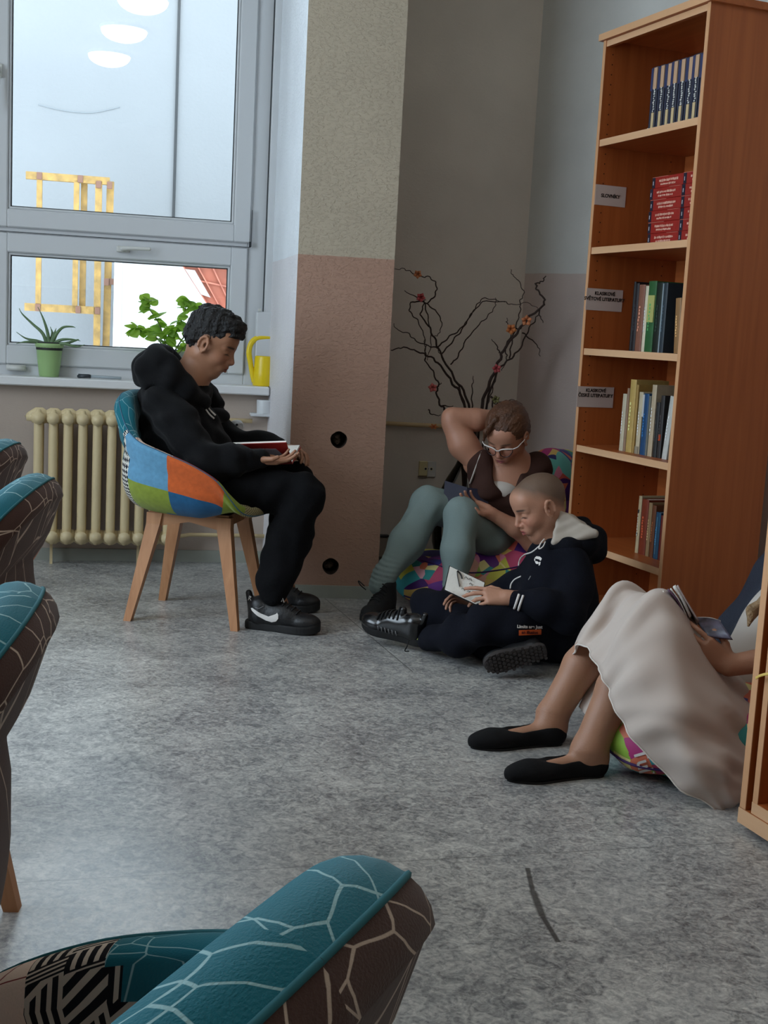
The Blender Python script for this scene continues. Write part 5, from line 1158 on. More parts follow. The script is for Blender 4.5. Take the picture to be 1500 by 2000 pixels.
# printed patch on the thigh
def draped_quad(sdf,corn,d,m,name,par,n=8,off=.0018):
    a,b,c,e_=[np.array(x,float) for x in corn]; V=[];F_=[]
    for i in range(n+1):
        for j in range(n+1): u_=i/n; w_=j/n; V.append((a*(1-u_)+b*u_)*(1-w_)+(e_*(1-u_)+c*u_)*w_)
    for i in range(n):
        for j in range(n): k=i*(n+1)+j; F_.append((k,k+n+1,k+n+2,k+1))
    return mk(name,proj_to(sdf,np.array(V),d,off),F_,m,par)
draped_quad(Tr,((0.434,3.700,0.215),(0.508,3.700,0.222),(0.509,3.700,0.204),(0.435,3.700,0.197)),(.12,1,-.24),mat('orange_print',sr(214,92,36),.8),'orange_print',tro)
def drape_text(sdf,txt,c,size,d,m,name,par,ang=0,off=.003,bold=.0006):
    M4=Matrix.Translation(c)@Matrix.Rotation(ang,4,'Y')@Matrix.Rotation(math.pi/2,4,'X'); o=textobj(name,txt,size,m,M4,None,bold=bold); me=o.data; me.transform(M4); o.matrix_world=Matrix.Identity(4)
    V=np.zeros(len(me.vertices)*3,np.float32); me.vertices.foreach_get('co',V); V=V.reshape(-1,3); me.vertices.foreach_set('co',proj_to(sdf,V,d,off).ravel().astype(np.float32)); me.update(); o.parent=par; return o
drape_text(Tr,'Limits are Just',(0.469,3.700,0.228),.0145,(.12,1,-.24),m_whi,'lettering',tro,-.03); drape_text(Tr,'an illusion',(0.471,3.700,0.209),.0135,(.12,1,-.24),mat('dark_red_print',sr(90,24,16),.8),'lettering',tro,-.03)
# left shoe (toe to the left, leaning) and soles of the other
FL=Fr((0.161,4.190,0.030),(-.85,.46,.10),(.02,-.30,.95),.90); sl_,UL=shoe_low(p3,FL,mat('shiny_black',sr(16,16,18),.22,spec=.7),m_sole,'tab'); adopt(sl_,p3)
q=MB()
for k in range(6): x=.10+.018*k; q.tube(list(proj_to(UL,cr([FL(x,-.034,.06),FL(x+.005,0,.12),FL(x,.034,.06)],5),-FL.A[2],.002)),.003,6)
q.build('laces',m_lace,sl_,True); q=MB()
for k in range(6): x=.095+.016*k; q.tube([FL(x,.0445,.030),FL(x+.004,.0455,.050)],.0018,5); q.tube([FL(x,-.0445,.034),FL(x+.004,-.0440,.054)],.0018,5)
q.build('side_marks',mat('dull_white',(0,0,0)),sl_,True)['kind']='stuff'
q=MB(); q.tube(cr([(0.107,4.100,0.064),(0.103,4.080,0.048),(0.096,4.060,0.036),(0.110,4.050,0.038)],5),.0022,6); o=q.build('loose_lace',m_lace,sl_,True)
q=Sdf(.01); q.cap((0.148,4.200,0.059),(0.166,4.190,0.052),.035,.037); v,f=q.mesh(.004); wmk('sock',(v,f),mat('sock_green',sr(150,160,90),.9),p3,R3)
def sole_up(F,nm):
    U=Sdf(.02); sc=F.sc
    o,U=shoe_low(p3,F,m_shoe,mat('grey_rubber',sr(52,46,44),.75),'low'); adopt(o,p3)
    q=MB(); ol=lambda x:.030+.012*math.sin(min(1,max(0,(x-.02)/.2))*math.pi*.8)
    for i in range(15):
        for j in range(5):
            x=.0+.0185*i; y=(j-2)*.0175*(ol(x)/.036)+(.005 if i%2 else -.004)
            if x>.25 and abs(j-2)>1: continue
            pts=[F(x+.0078*math.cos(a),y+.0072*math.sin(a),0) for a in np.linspace(0,2*math.pi,7)[:-1]]; q.prism(pts,tuple(-F.A[2]*.005*sc))
    q.build('tread',mat('grey_rubber'),o); return o
sole_up(Fr((0.546,3.900,0.101),(-.93,-.05,-.30),(.05,.97,.22),.74),'a')
# comic
f3=n3((-.92,.12,.36)); nf=n3((.16,.45,.75)); nn_=n3((.10,-.75,.10)); S0=np.array((0.341,4.060,0.204)); cb=open_book('open comic with black cover held by the cross-legged boy',S0,f3,nn_,nf,.135,.088,.005,(16,16,20),split=.35)
nr=np.cross(f3,nf); nr/=np.linalg.norm(nr); nr=nr if nr@(nf+nn_)>0 else -nr
q=MB(); cc=nr*.0092
def on(a,b): return tuple(f3*a+nf*b+cc)
q.tube(cr([on(.105,.078),on(.10,.062),on(.092,.045),on(.085,.03)],5),.004,6,flat=.3); q.tube(cr([on(.104,.08),on(.09,.072),on(.082,.060)],5),.003,6,flat=.3)
for k in range(8): a=.02+.012*(k%4)+rng.uniform(0,.012); b=.02+.03*(k//4)+rng.uniform(0,.02); q.tube(cr([on(a,b),on(a+.008,b+.006),on(a+.012,b)],4),.0010,4)
q.build('drawing',m_ink,cb)

# ---------- woman in the white skirt ----------
R4=Vector((.9,3.2,0)); p4=person('woman in a long white skirt and black flats reclining on a beanbag, holding a booklet',R4); sk4=(.40,.20,.12)
B=Sdf(.02); B.chain([(.487,3.283,.045),(0.496,3.300,0.072),(0.574,3.340,0.209),(0.687,3.390,0.380)],[.028,.042,.050,.036],.02); B.chain([(0.687,3.390,0.380),(1.046,3.420,0.061)],[.036,.08],.03)
B.cap((.500,3.287,.036),(.33,3.226,.022),.028,.015,.03); B.cap((.510,3.29,.038),(.485,3.282,.05),.027,.027,.02)
B.chain([(.560,3.047,.045),(0.560,3.050,0.064),(0.629,3.100,0.217),(0.750,3.220,0.400)],[.029,.043,.051,.036],.02); B.chain([(0.750,3.220,0.405),(1.006,3.240,0.102)],[.036,.08],.03)
B.cap((.575,3.053,.036),(.40,2.986,.022),.028,.015,.03); B.cap((.585,3.056,.040),(.56,3.047,.05),.028,.028,.02)
B.chain([(1.06,3.30,.16),(1.16,3.36,.30),(1.24,3.40,.46)],[.12,.12,.11],.05); B.cap((1.24,3.40,.50),(1.22,3.36,.60),.05,.05,.03)
B.chain([(1.20,3.24,.50),(1.12,3.10,.34),(0.919,3.100,0.295)],[.042,.038,.028],.02)
HW=Fr((0.915,3.100,0.294),(-.72,.10,.42),(-.40,-.85,.2),.92); hand(B,HW,-1,(.35,.45,.5,.55),.2)
H4=Fr((1.21,3.32,.70),(-.80,-.35,-.45),(-.3,0,.95),1.0); head(B,H4)
V,Fq=B.mesh(.0042); col=facecol(H4,V,sk4,(.4,.12,.1),(.2,.13,.07),(.05,.03,.02)); wmk('body',(V,Fq),skinmat('skin_tan',sk4),p4,R4,col)
q=Sdf(.02); q.disp=folds(.004,30,81); q.chain([(1.07,3.30,.20),(1.16,3.36,.32),(1.23,3.39,.46)],[.135,.135,.12],.05); q.chain([(1.20,3.25,.50),(1.13,3.13,.37)],[.06,.055],.03); v,f=q.mesh(.006); wmk('white_blouse',(v,f),mat('white_cotton'),p4,R4)
q=Sdf(.012); e=lambda c,r,kk=.012,op=1:q.ell(H4(*c),r,H4.R(),kk,op); e((-.02,0,.03),(.103,.086,.092)); e((-.06,0,-.06),(.05,.075,.09),.03); e((.10,0,-.03),(.075,.058,.09),.01,-1)
q.chain([H4(.02,.07,.0),(1.12,3.16,.58),(0.971,3.140,0.431),(0.960,3.120,0.398)],[.02,.02,.014,.006],.01); q.disp=hairdir(H4,.0015,15); v,f=q.mesh(.004); wmk('hair',(v,f),mat('blond_hair',sr(150,122,86),.5,bump=(140,.7),noise=(40,.3)),p4,R4)
def grid_cloth(rows,nu=10,nv=8,name='skirt',m=None,parent=None,root=None,th_=.0016,amp=.0055):
    C=np.array([cr(r,nu) for r in rows]); G=np.array([cr([C[i,j] for i in range(len(rows))],nv) for j in range(C.shape[1])])  # j along, i across
    nj,ni,_=G.shape; du=np.gradient(G,axis=0); dv=np.gradient(G,axis=1); n=np.cross(du,dv); n/=np.maximum(np.linalg.norm(n,axis=2,keepdims=True),1e-9)
    jj,ii=np.meshgrid(np.linspace(0,1,nj),np.linspace(0,1,ni),indexing='ij'); G=G+n*(amp*(np.sin(ii*46+6*jj)+.6*np.sin(ii*83+4-9*jj)+.5*np.sin(jj*20+ii*14)))[:,:,None]
    V=G.reshape(-1,3); F_=np.array([(j*ni+i,j*ni+i+1,(j+1)*ni+i+1,(j+1)*ni+i) for j in range(nj-1) for i in range(ni-1)],np.int32)
    o=wmk(name,(V,F_),m,parent,root); md=o.modifiers.new('s','SOLIDIFY'); md.thickness=th_; return o,G
rows=[[(0.577,3.460,0.143),(0.642,3.500,0.207),(0.741,3.500,0.282),(0.892,3.500,0.183),(1.070,3.450,0.053),(1.114,3.450,0.025)],
 [(0.546,3.400,0.197),(0.599,3.420,0.312),(0.659,3.420,0.401),(0.807,3.450,0.351),(0.972,3.420,0.224),(1.083,3.400,0.153)],
 [(0.541,3.280,0.270),(0.597,3.300,0.369),(0.672,3.350,0.445),(0.791,3.380,0.391),(0.954,3.360,0.254),(1.066,3.350,0.182)],
 [(0.562,3.210,0.297),(0.628,3.270,0.358),(0.700,3.310,0.427),(0.803,3.330,0.388),(0.943,3.320,0.261),(1.050,3.300,0.195)],
 [(0.571,3.140,0.278),(0.626,3.150,0.373),(0.710,3.220,0.450),(0.805,3.260,0.415),(0.931,3.270,0.277),(1.034,3.250,0.209)],
 [(0.578,3.060,0.262),(0.631,3.060,0.377),(0.721,3.130,0.467),(0.818,3.180,0.406),(0.916,3.200,0.281),(1.019,3.200,0.209)],
 [(0.590,3.010,0.232),(0.650,2.980,0.326),(0.742,3.030,0.384),(0.835,3.080,0.323),(0.910,3.100,0.253),(1.001,3.120,0.197)],
 [(0.608,2.950,0.190),(0.672,2.900,0.246),(0.752,2.900,0.263),(0.843,2.950,0.227),(0.918,3.000,0.189),(0.988,3.050,0.143)],
 [(0.654,2.900,0.135),(0.706,2.860,0.184),(0.781,2.860,0.175),(0.856,2.900,0.146),(0.924,2.950,0.113),(0.982,3.000,0.085)],
 [(0.742,2.860,0.054),(0.775,2.830,0.095),(0.824,2.830,0.098),(0.867,2.850,0.087),(0.920,2.900,0.064),(0.971,2.950,0.042)],
 [(0.845,2.845,-0.001),(0.859,2.850,0.001),(0.876,2.855,0.004),(0.898,2.870,0.009),(0.929,2.890,0.014),(0.965,2.920,0.013)]]
def chiffon():
    M=bpy.data.materials.new('white_chiffon'); M.use_nodes=True; T=M.node_tree; N=T.nodes; L=T.links; b=N['Principled BSDF']; b.inputs['Base Color'].default_value=(*sr(226,212,202),1); b.inputs['Roughness'].default_value=.8; b.inputs['Sheen Weight'].default_value=.2
    t=N.new('ShaderNodeBsdfTranslucent'); t.inputs[0].default_value=(*sr(226,212,202),1); x=N.new('ShaderNodeMixShader'); x.inputs[0].default_value=.25; L.new(b.outputs[0],x.inputs[1]); L.new(t.outputs[0],x.inputs[2])
    tr=N.new('ShaderNodeBsdfTransparent'); y=N.new('ShaderNodeMixShader'); y.inputs[0].default_value=.07; L.new(x.outputs[0],y.inputs[1]); L.new(tr.outputs[0],y.inputs[2]); L.new(y.outputs[0],N['Material Output'].inputs[0]); return M
m_chif=chiffon(); sk,G=grid_cloth(rows,8,7,'skirt',m_chif,p4,R4)
q=MB(); q.tube([tuple(p) for p in G[0]],.0022,6); o=q.build('hem',mat('white_hem',sr(224,216,208),.8),sk,True)

o=grid_cloth([[(0.568,3.300,0.103),(0.599,3.350,0.163),(0.658,3.400,0.257)],[(0.587,3.240,0.094),(0.623,3.280,0.170),(0.663,3.350,0.270)],[(0.628,3.200,0.109),(0.646,3.220,0.189),(0.674,3.300,0.284)]],6,6,'underskirt',m_chif,p4,R4,amp=.001)[0]
def flat(F,nm):
    sc=F.sc; U=Sdf(.02); e=lambda c,r,kk=.02,op=1:U.ell(F(*c),[v*sc for v in r],F.R(),kk*sc,op)
    U.cap(F(.03,0,.034),F(.03,0,.026),.036*sc,.037*sc); U.cap(F(.03,0,.024),F(.12,0,.022),.036*sc,.034*sc); e((.175,0,.020),(.080,.043,.026)); U.cap(F(.20,0,.016),F(.243,0,.014),.022*sc,.012*sc,.03*sc); U.cap(F(.004,0,.055),F(.012,0,.03),.014*sc,.026*sc,.02*sc)
    U.cap(F(.035,0,.082),F(.12,0,.078),.040*sc,.044*sc,.003,-1); U.cap(F(.12,0,.078),F(.155,0,.084),.044*sc,.040*sc,.003,-1)
    U.clip=[(-F.A[2],-(F.o@F.A[2])-.004*sc)]; v,f=U.mesh(.003); o=wmk('flat_shoe',(v,f),mat('black_suede',sr(14,14,16),.85,bump=(400,.2),spec=.25),p4,R4)
    q=MB(); ol=cr([(-.010,0),(.01,.030),(.06,.031),(.12,.034),(.18,.041),(.225,.028),(.255,0),(.225,-.028),(.18,-.041),(.12,-.034),(.06,-.031),(.01,-.030),(-.010,0)],4)[:-1]
    q.prism([F(x,y,0) for x,y in ol],tuple(F.A[2]*.006*sc)); q.box(0,0,0,0,0,0) if False else None; q.build('sole',m_sole,o)
flat(Fr((.520,3.294,0),(-.94,-.34,0),(0,0,1),1.05),'a'); flat(Fr((.596,3.062,0),(-.935,-.355,0),(0,0,1),1.05),'b')
# booklet
fb=n3((-.50,.05,.80)); S0=np.array((0.841,3.170,0.385)); bk4=empty('open_booklet',tuple(S0),0,'open glossy booklet held by the woman in the white skirt','book')
def leaf(P,th_,m,name):
    a=cr(P[0],4);b=cr(P[1],4); q=MB(); V=[tuple(p-S0) for p in a]+[tuple(p-S0) for p in b]; n=len(a); q.add(V,[(i,i+1,n+i+1,n+i) for i in range(n-1)]); o=q.build(name,m,bk4,True); md=o.modifiers.new('s','SOLIDIFY'); md.thickness=th_; return o
m_ph=mat('photo_print',sr(86,84,100),.4,noise=(34,.9)); m_ph2=mat('print_purple',sr(110,80,110),.3,noise=(30,.5)); m_pg=mat('grey_page',sr(176,160,156),.5,noise=(10,.08))
leaf([[(0.771,3.130,0.494),(0.803,3.130,0.447),(0.835,3.130,0.401)],[(0.801,3.260,0.460),(0.834,3.260,0.409),(0.865,3.260,0.359)]],.003,m_pg,'back_cover')
leaf([[(0.766,3.160,0.484),(0.789,3.160,0.451),(0.815,3.160,0.404)],[(0.787,3.250,0.463),(0.811,3.250,0.428),(0.837,3.250,0.377)]],0.007,m_pages2,'page')
leaf([[(0.761,3.160,0.479),(0.786,3.160,0.448),(0.811,3.160,0.404)],[(0.782,3.250,0.459),(0.807,3.250,0.425),(0.833,3.250,0.377)]],0.003,m_pages2,'page')
leaf([[(0.752,3.160,0.475),(0.779,3.160,0.445),(0.804,3.160,0.403)],[(0.773,3.250,0.454),(0.800,3.250,0.422),(0.826,3.250,0.376)]],0.003,m_ph2,'page')
leaf([[(0.739,3.160,0.470),(0.757,3.160,0.441),(0.781,3.160,0.402)],[(0.759,3.250,0.449),(0.777,3.250,0.418),(0.803,3.250,0.375)]],0.003,m_pages2,'page')
leaf([[(0.842,3.200,0.388),(0.874,3.180,0.394),(0.896,3.150,0.397)],[(0.854,3.110,0.363),(0.886,3.100,0.364),(0.912,3.080,0.367)]],.008,m_ph,'cover')
leaf([[(0.842,3.210,0.391),(0.876,3.190,0.396),(0.899,3.160,0.397)],[(0.845,3.200,0.386),(0.874,3.180,0.393),(0.898,3.155,0.393)]],.004,m_pages2,'page_block')
# dark bag behind her
bg_=empty('backpack',(1.16,3.52,0),0,'dark navy backpack propped behind the woman reading the booklet','bag'); q=Sdf(.05); q.box((1.25,3.54,.27),(.22,.10,.26),.05,np.array([[math.cos(.5),0,-math.sin(.5)],[0,1,0],[math.sin(.5),0,math.cos(.5)]])); q.disp=folds(.004,30,91); v,f=q.mesh(.008); o=wmk('bag_body',(v,f),mat('navy_nylon',sr(26,34,50),.7,bump=(200,.3)),bg_,bg_.location)
q=MB(); q.tube(cr([(-.02,-.02,.10),(-.06,-.05,.25),(.02,-.06,.42)],6),.014,8,flat=.3); q.build('strap',m_blk2,bg_,True)

drape_text(BQ,'Tullo',(0.665,2.850,0.088),.05,(.2,1,-.3),m_whi,'lettering',bb2,1.2,.003,.0012).location=-bb2.location

# ================= SMALL THINGS =================
# aloe
t=empty('potted_aloe',Wp(-.718,.045,.826),A12,'spiky aloe in a green pot on the window sill','plant')
m_pot=mat('green_pot',sr(150,182,122),.35); q=MB(); q.lathe([(.0,0),(.041,0),(.043,.004),(.050,.06),(.057,.128),(.063,.136),(.063,.148),(.059,.148),(.055,.12),(.0,.118)],n=36,cap=False); q.build('pot',m_pot,t,True)
q=MB(); q.lathe([(.057,.118),(.060,.152),(.054,.154),(.0,.142)],n=24,cap=False); q.build('nursery_pot',mat('black_plastic',sr(26,26,24),.6),t,True)
m_aloe=mat('aloe_green',sr(96,122,84),.5,noise=(30,.2))
LV=[[(-.01,0,.14),(-.03,0,.19),(-.075,.01,.23),(-.118,.01,.27),(-.132,.01,.295)],[(0,0,.14),(-.01,0,.20),(-.03,.0,.26),(-.052,0,.305)],[(.005,0,.14),(.02,0,.19),(.028,.01,.215)],[(.01,0,.14),(.03,-.01,.19),(.06,-.01,.222),(.10,-.01,.226),(.112,-.01,.222)],
[(.01,0,.14),(.05,-.02,.165),(.10,-.02,.170),(.135,-.02,.165)],[(.01,.01,.14),(.07,.02,.150),(.12,.02,.168),(.128,.02,.166)],[(0,-.01,.14),(.06,-.04,.150),(.12,-.05,.140),(.155,-.05,.150)],[(-.01,0,.14),(-.05,-.02,.155),(-.10,-.02,.165),(-.14,-.02,.190)],[(-.01,-.01,.14),(-.05,-.03,.150),(-.10,-.04,.150),(-.138,-.04,.140)],[(0,.01,.14),(.01,.03,.19),(.0,.05,.22)]]
for P in LV:
    C=cr(P,5); n=len(C); q=MB(); q.tube(C,[max(.0015,.0085*(1-(i/(n-1))**1.6)) for i in range(n)],7,flat=.55); q.build('leaf',m_aloe,t,True)
# leafy plant
t=empty('potted_peperomia',Wp(-.19,.03,.826),A12,'bright green round-leaved plant on the sill behind the seated boy','plant')
q=MB(); q.lathe([(.0,0),(.045,0),(.060,.10),(.064,.105),(.058,.105),(.0,.095)],n=28,cap=False); q.build('pot',mat('terracotta',sr(150,96,70),.8),t,True)
m_leaf=mat('leaf_green',sr(150,186,88),.45,noise=(14,.25)); b_=m_leaf.node_tree; bs=b_.nodes['Principled BSDF']; tl=b_.nodes.new('ShaderNodeBsdfTranslucent'); tl.inputs[0].default_value=(*sr(176,214,80),1); mx=b_.nodes.new('ShaderNodeMixShader'); mx.inputs[0].default_value=.6; b_.links.new(bs.outputs[0],mx.inputs[1]); b_.links.new(tl.outputs[0],mx.inputs[2]); b_.links.new(mx.outputs[0],b_.nodes['Material Output'].inputs[0])
m_stem=mat('stem_brown',sr(96,104,60),.7)
stems=[[(0,0,.09),(-.03,0,.16),(-.075,0,.21),(-.13,0,.235),(-.165,-.01,.225)],[(0,0,.09),(-.02,0,.18),(-.05,.01,.26),(-.09,.01,.32),(-.098,.01,.365)],[(0,0,.09),(.02,0,.20),(.05,.0,.28),(.07,0,.345),(.082,0,.372)],[(0,0,.09),(.04,0,.17),(.10,0,.26),(.145,0,.33),(.150,0,.345)],[(0,0,.09),(-.02,-.02,.14),(-.01,-.02,.20),(.0,-.02,.24)],[(0,0,.09),(.05,-.01,.14),(.10,-.01,.20),(.16,-.01,.22)]]
def leafmesh():
    V=[];F=[];n=7
    for i in range(n+1):
        u_=i/n; w_=.5*math.sin(math.pi*min(1,u_**.8))**.75
        for j in range(5): y=(j-2)/2; V.append((u_*1.15,y*w_,.12*math.sin(u_*math.pi)-.10*abs(y)*w_*0-.06*y*y))
    for i in range(n):
        for j in range(4): k=i*5+j; F.append((k,k+1,k+6,k+5))
    me=bpy.data.meshes.new('leaf'); me.from_pydata(V,[],F); me.materials.append(m_leaf)
    for p in me.polygons: p.use_smooth=True
    return me
LM=leafmesh(); rg=np.random.default_rng(3)
for P in stems:
    C=cr(P,5); n=len(C); q=MB(); q.tube(C,[.0035*(1-.5*i/n) for i in range(n)],6); q.build('stem',m_stem,t,True)
    for i in range(6,n,1):
        for k in range(2 if i<n-3 else 3):
            if i<n*.35 and k: continue
            o=bpy.data.objects.new('leaf',LM); COL.objects.link(o); o.parent=t; o.location=tuple(C[i]); s_=rg.uniform(.034,.054); o.scale=(s_,s_,s_); o.rotation_euler=(rg.uniform(-.9,.9),rg.uniform(-.5,.9),rg.uniform(0,6.28))
# watering can
t=empty('watering_can',Wp(.235,.035,.826),A12,'yellow plastic watering can on the sill next to the column','watering can')
m_y=mat('yellow_plastic',sr(226,196,20),.35); q=Sdf(.006); q.cap((.005,0,.012),(.01,0,.115),.0,.0) if False else None
q=MB(); q.lathe([(.0,0),(.050,0),(.053,.005),(.050,.06),(.046,.132),(.044,.138),(.041,.137),(.043,.12),(.0,.02)],c=(.01,0,0),n=36,cap=False); q.build('can_body',m_y,t,True)
q=Sdf(.012); P=cr([(-.036,0,.020),(-.046,0,.06),(-.058,0,.115),(-.064,0,.155),(-.054,0,.195),(-.028,0,.217),(.01,0,.222),(.07,0,.222)],4); q.chain([tuple(p) for p in P],[.012]+[.0085]*(len(P)-1)); v,f=q.mesh(.003); mk('can_handle',v,f,m_y,t,True)
# pen
t=empty('marker_pen',Wp(-.59,.02,.834),A12,'dark capped pen lying on the window sill right of the aloe pot','pen'); q=MB(); q.tube([(0,0,0),(.055,0,.002)],.008,12); q.tube([(-.004,0,0),(0,0,0)],.006,10); q.box(.0,.05,-.002,.002,.007,.011); q.build('cap',mat('pen_dark',sr(50,56,62),.4),t,True); q=MB(); q.tube([(.055,0,.002),(.185,0,.0),(.19,0,.0)],[.0065,.0065,.005],12); q.build('barrel',mat('pen_grey',sr(150,160,165),.35),t,True)
# white paper bag on the far armrest of the boy's chair
t=empty('paper_bag',(-0.637,4.930,0.655),math.radians(-8),'crumpled white plastic bag showing past the seated boy, by the far armrest','bag'); q=Sdf(.012); q.box((0,0,.02),(.05,.02,.045),.012); q.disp=folds(.006,60,101); v,f=q.mesh(.004); mk('bag_body',v,f,mat('white_foil',sr(214,216,220),.4,bump=(60,.5)),t,True)
q=MB()
for z in (-.01,.02,.05): q.tube([(.036,-.023,z),(.036,-.027,z)],.005,8)
q.build('punched_hole',m_gask,t)
# vase and willow branches
VZ=(.405,5.60,0); 
def vglass():
    M=bpy.data.materials.new('clear_glass'); M.use_nodes=True; T=M.node_tree; N=T.nodes; L=T.links; N.remove(N['Principled BSDF']); t=N.new('ShaderNodeBsdfTransparent'); t.inputs[0].default_value=(.93,.94,.93,1); g=N.new('ShaderNodeBsdfGlossy'); g.inputs['Roughness'].default_value=.03
    fr=N.new('ShaderNodeLayerWeight'); fr.inputs[0].default_value=.25; x=N.new('ShaderNodeMixShader'); L.new(fr.outputs['Fresnel'],x.inputs[0]); L.new(t.outputs[0],x.inputs[1]); L.new(g.outputs[0],x.inputs[2]); L.new(x.outputs[0],N['Material Output'].inputs[0]); return M
t=empty('glass_vase',VZ,0,'big round clear glass vase holding the willow branches behind the girl','vase'); q=MB(); q.lathe([(.0,.002),(.10,.002),(.15,.05),(.178,.16),(.182,.26),(.168,.36),(.13,.45),(.09,.52),(.07,.57),(.072,.60)],n=48,cap=False); q.build('vase_body',vglass(),t,True)
m_br=mat('willow_bark',sr(50,34,28),.8,bump=(200,.4))
def branch(label,main,r0_,subs=(),bl=()):
    t=empty('willow_branch',VZ,0,label,'branch','twisted willow branches in the glass vase'); C=cr(main,6); n=len(C); q=MB()
    C=C+np.stack([.004*np.sin(np.arange(n)*1.3),.004*np.cos(np.arange(n)*.9),.003*np.sin(np.arange(n)*1.7)],1); q.tube([tuple(p-np.array(VZ)) for p in C],[r0_*(1-.72*i/n) for i in range(n)],7)
    q.build('stem',m_br,t,True)
    for s_ in subs:
        C=cr(s_,6); n=len(C); C=C+np.stack([.003*np.sin(np.arange(n)*1.5),np.zeros(n),.003*np.sin(np.arange(n)*1.1)],1); q=MB(); q.tube([tuple(p-np.array(VZ)) for p in C],[max(.0012,.0032*(1-.6*i/n)) for i in range(n)],6); q.build('twig',m_br,t,True)
    for (p,c,s_) in bl:
        mc=mat('blossom_%d'%int(c[0]),sr(*c),.7,noise=(40,.2)); p=np.array(p)-np.array(VZ); q=MB()
        for k in range(5):
            a=k*1.256+p[0]*9; d=np.array([math.cos(a),-.5,math.sin(a)])*s_; e_=np.array([-math.sin(a),0,math.cos(a)])*s_*.42
            q.add([tuple(p),tuple(p+d*.55+e_),tuple(p+d),tuple(p+d*.55-e_),tuple(p+d*.5+np.array([0,-s_*.25,0]))],[(0,1,4),(1,2,4),(2,3,4),(3,0,4)])
        o=q.build('blossom',mc,t,True); md=o.modifiers.new('s','SOLIDIFY'); md.thickness=.002
b0=(.41,5.60,.06)
branch('thick willow branch reaching furthest left to the column, low',[b0,(0.346,5.580,0.588),(0.331,5.550,0.810),(0.278,5.520,0.889),(0.230,5.500,0.951),(0.179,5.480,0.998),(0.120,5.460,1.022),(0.051,5.440,1.039),(-0.006,5.420,1.025)],.0075)
branch('willow branch ending in a tight curl with a pink blossom, upper left',[b0,(0.354,5.600,0.586),(0.355,5.560,0.799),(0.289,5.540,0.907),(0.223,5.530,1.004),(0.187,5.520,1.077),(0.151,5.500,1.142),(0.116,5.500,1.185),(0.127,5.500,1.231),(0.131,5.500,1.253)],.0068,
 [[(0.129,5.500,1.238),(0.096,5.480,1.258),(0.040,5.470,1.285)],[(0.127,5.500,1.242),(0.075,5.490,1.239),(0.066,5.480,1.198),(0.101,5.480,1.162),(0.135,5.500,1.097),(0.143,5.500,1.041),(0.148,5.500,0.985)],[(0.131,5.500,1.238),(0.178,5.480,1.208),(0.208,5.480,1.161),(0.202,5.480,1.111),(0.185,5.500,1.095)],[(0.143,5.500,1.238),(0.173,5.460,1.276),(0.174,5.440,1.320),(0.141,5.430,1.348),(0.105,5.420,1.348),(0.055,5.410,1.367),(0.024,5.400,1.376),(-0.011,5.400,1.370)],[(0.127,5.500,1.242),(0.148,5.490,1.176),(0.168,5.490,1.069),(0.153,5.500,0.985)]],[((0.111,5.470,1.260),(190,84,88),.022),((0.091,5.410,1.356),(208,134,90),.020)])
branch('willow branch with a round pink blossom, bending left low down',[b0,(0.336,5.560,0.542),(0.263,5.500,0.747),(0.225,5.480,0.797),(0.205,5.480,0.853),(0.210,5.480,0.887),(0.175,5.480,0.953),(0.148,5.480,0.985),(0.145,5.480,1.041),(0.138,5.480,1.081)],.006,
 [[(0.211,5.480,0.882),(0.221,5.460,0.893)],[(0.230,5.480,0.790),(0.281,5.470,0.793)],[(0.171,5.460,0.772),(0.193,5.460,0.751),(0.231,5.460,0.751)]],[((0.185,5.450,0.871),(204,112,108),.022)])
branch('thin willow branch sprouting a long twig to the far left, mid height',[b0,(0.357,5.600,0.610),(0.334,5.600,0.796),(0.287,5.580,0.910),(0.235,5.570,0.988),(0.199,5.560,1.043)],.005,
 [[(0.199,5.560,1.043),(0.154,5.520,1.053),(0.100,5.500,1.072),(0.066,5.480,1.100),(0.020,5.460,1.113),(-0.003,5.460,1.139)],[(0.201,5.550,1.048),(0.244,5.550,1.091),(0.299,5.550,1.135),(0.330,5.550,1.182),(0.365,5.550,1.242),(0.393,5.550,1.273),(0.446,5.550,1.269),(0.487,5.550,1.260)],
  [(0.219,5.550,1.017),(0.268,5.560,1.081),(0.311,5.560,1.140),(0.341,5.560,1.198),(0.392,5.560,1.257),(0.486,5.560,1.262),(0.522,5.570,1.253),(0.591,5.580,1.264),(0.641,5.600,1.242)],[(0.263,5.560,0.973),(0.295,5.560,1.014),(0.326,5.560,1.084),(0.378,5.560,1.155),(0.421,5.560,1.202),(0.446,5.560,1.242),(0.446,5.560,1.276)]])
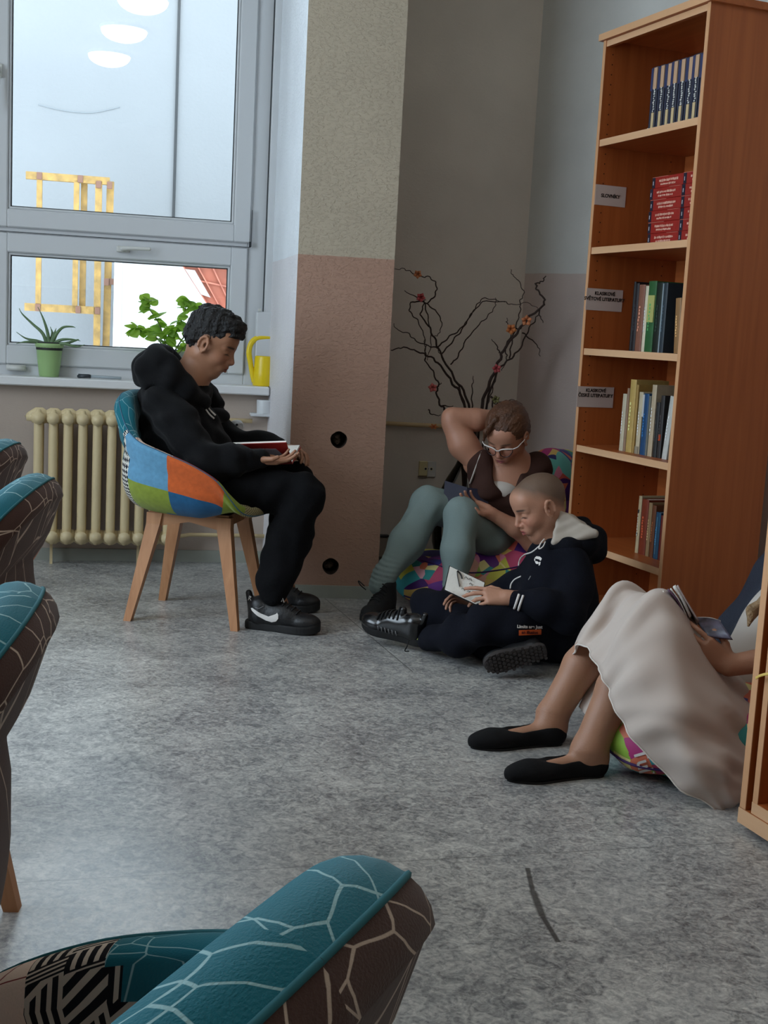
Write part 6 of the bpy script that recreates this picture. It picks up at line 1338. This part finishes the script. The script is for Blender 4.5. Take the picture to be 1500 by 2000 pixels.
branch('tallest willow branch with an S-bend, its tip highest at right',[b0,(0.390,5.550,0.593),(0.413,5.500,0.806),(0.442,5.500,0.910),(0.475,5.500,1.002),(0.494,5.500,1.055),(0.546,5.500,1.130),(0.598,5.500,1.204),(0.647,5.500,1.247),(0.656,5.500,1.281),(0.624,5.500,1.317),(0.617,5.500,1.345),(0.639,5.500,1.358),(0.653,5.500,1.381)],.0085,
 [[(0.615,5.500,1.345),(0.608,5.500,1.349)],[(0.473,5.500,1.036),(0.459,5.500,1.069),(0.437,5.500,1.095)],[(0.494,5.500,1.055),(0.508,5.500,1.026),(0.499,5.500,0.987),(0.485,5.500,0.957)],[(0.634,5.500,1.235),(0.645,5.500,1.202),(0.661,5.500,1.178)]],[((0.464,5.480,0.968),(186,82,86),.022)])
branch('willow branch with two orange blossoms, running parallel to the tallest',[b0,(0.406,5.600,0.589),(0.439,5.560,0.815),(0.476,5.550,0.955),(0.525,5.550,1.010),(0.569,5.550,1.063),(0.600,5.550,1.144),(0.633,5.550,1.202),(0.647,5.550,1.237)],.0065,
 [[(0.524,5.550,1.015),(0.531,5.550,1.095),(0.548,5.550,1.175),(0.558,5.550,1.232),(0.555,5.550,1.270),(0.569,5.550,1.307),(0.540,5.550,1.359),(0.516,5.550,1.380),(0.503,5.550,1.404)],[(0.499,5.550,1.059),(0.524,5.550,1.117),(0.533,5.540,1.145),(0.501,5.530,1.168),(0.501,5.520,1.190)],[(0.533,5.540,1.145),(0.566,5.530,1.153),(0.585,5.520,1.181)],[(0.577,5.580,1.131),(0.627,5.600,1.100),(0.658,5.600,1.067),(0.665,5.600,1.028)]],[((0.520,5.520,1.144),(206,128,74),.026),((0.583,5.500,1.185),(208,124,76),.026)])
branch('short willow branch with a greenish bud, bending right above the girl\'s head',[b0,(0.425,5.550,0.595),(0.460,5.500,0.785),(0.451,5.500,0.842),(0.465,5.500,0.813),(0.510,5.500,0.827),(0.555,5.500,0.834)],.005,
 [[(0.368,5.500,0.780),(0.363,5.500,0.871),(0.366,5.500,0.928)],[(0.435,5.500,0.807),(0.454,5.500,0.876),(0.468,5.500,0.945)]],[((0.469,5.480,0.832),(120,116,72),.02)])
bo=empty('fallen_blossom',(0.206,5.620,0.687),0,'orange blossom caught on the wall pipe left of the girl\'s elbow','flower'); q=MB()
for k in range(6): a=k*1.047; q.add([(0,0,0),(.014*math.cos(a-.4),-.01,.009*math.sin(a-.4)),(.024*math.cos(a),-.004,.014*math.sin(a)),(.014*math.cos(a+.4),-.01,.009*math.sin(a+.4))],[(0,1,2,3)])
q.build('petals',mat('blossom_222',sr(214,128,72),.7),bo,True); q=MB(); q.tube([(0,-.008,0),(0,-.012,0)],.006,8); q.build('flower_centre',mat('blossom_centre',sr(170,80,40),.8),bo)
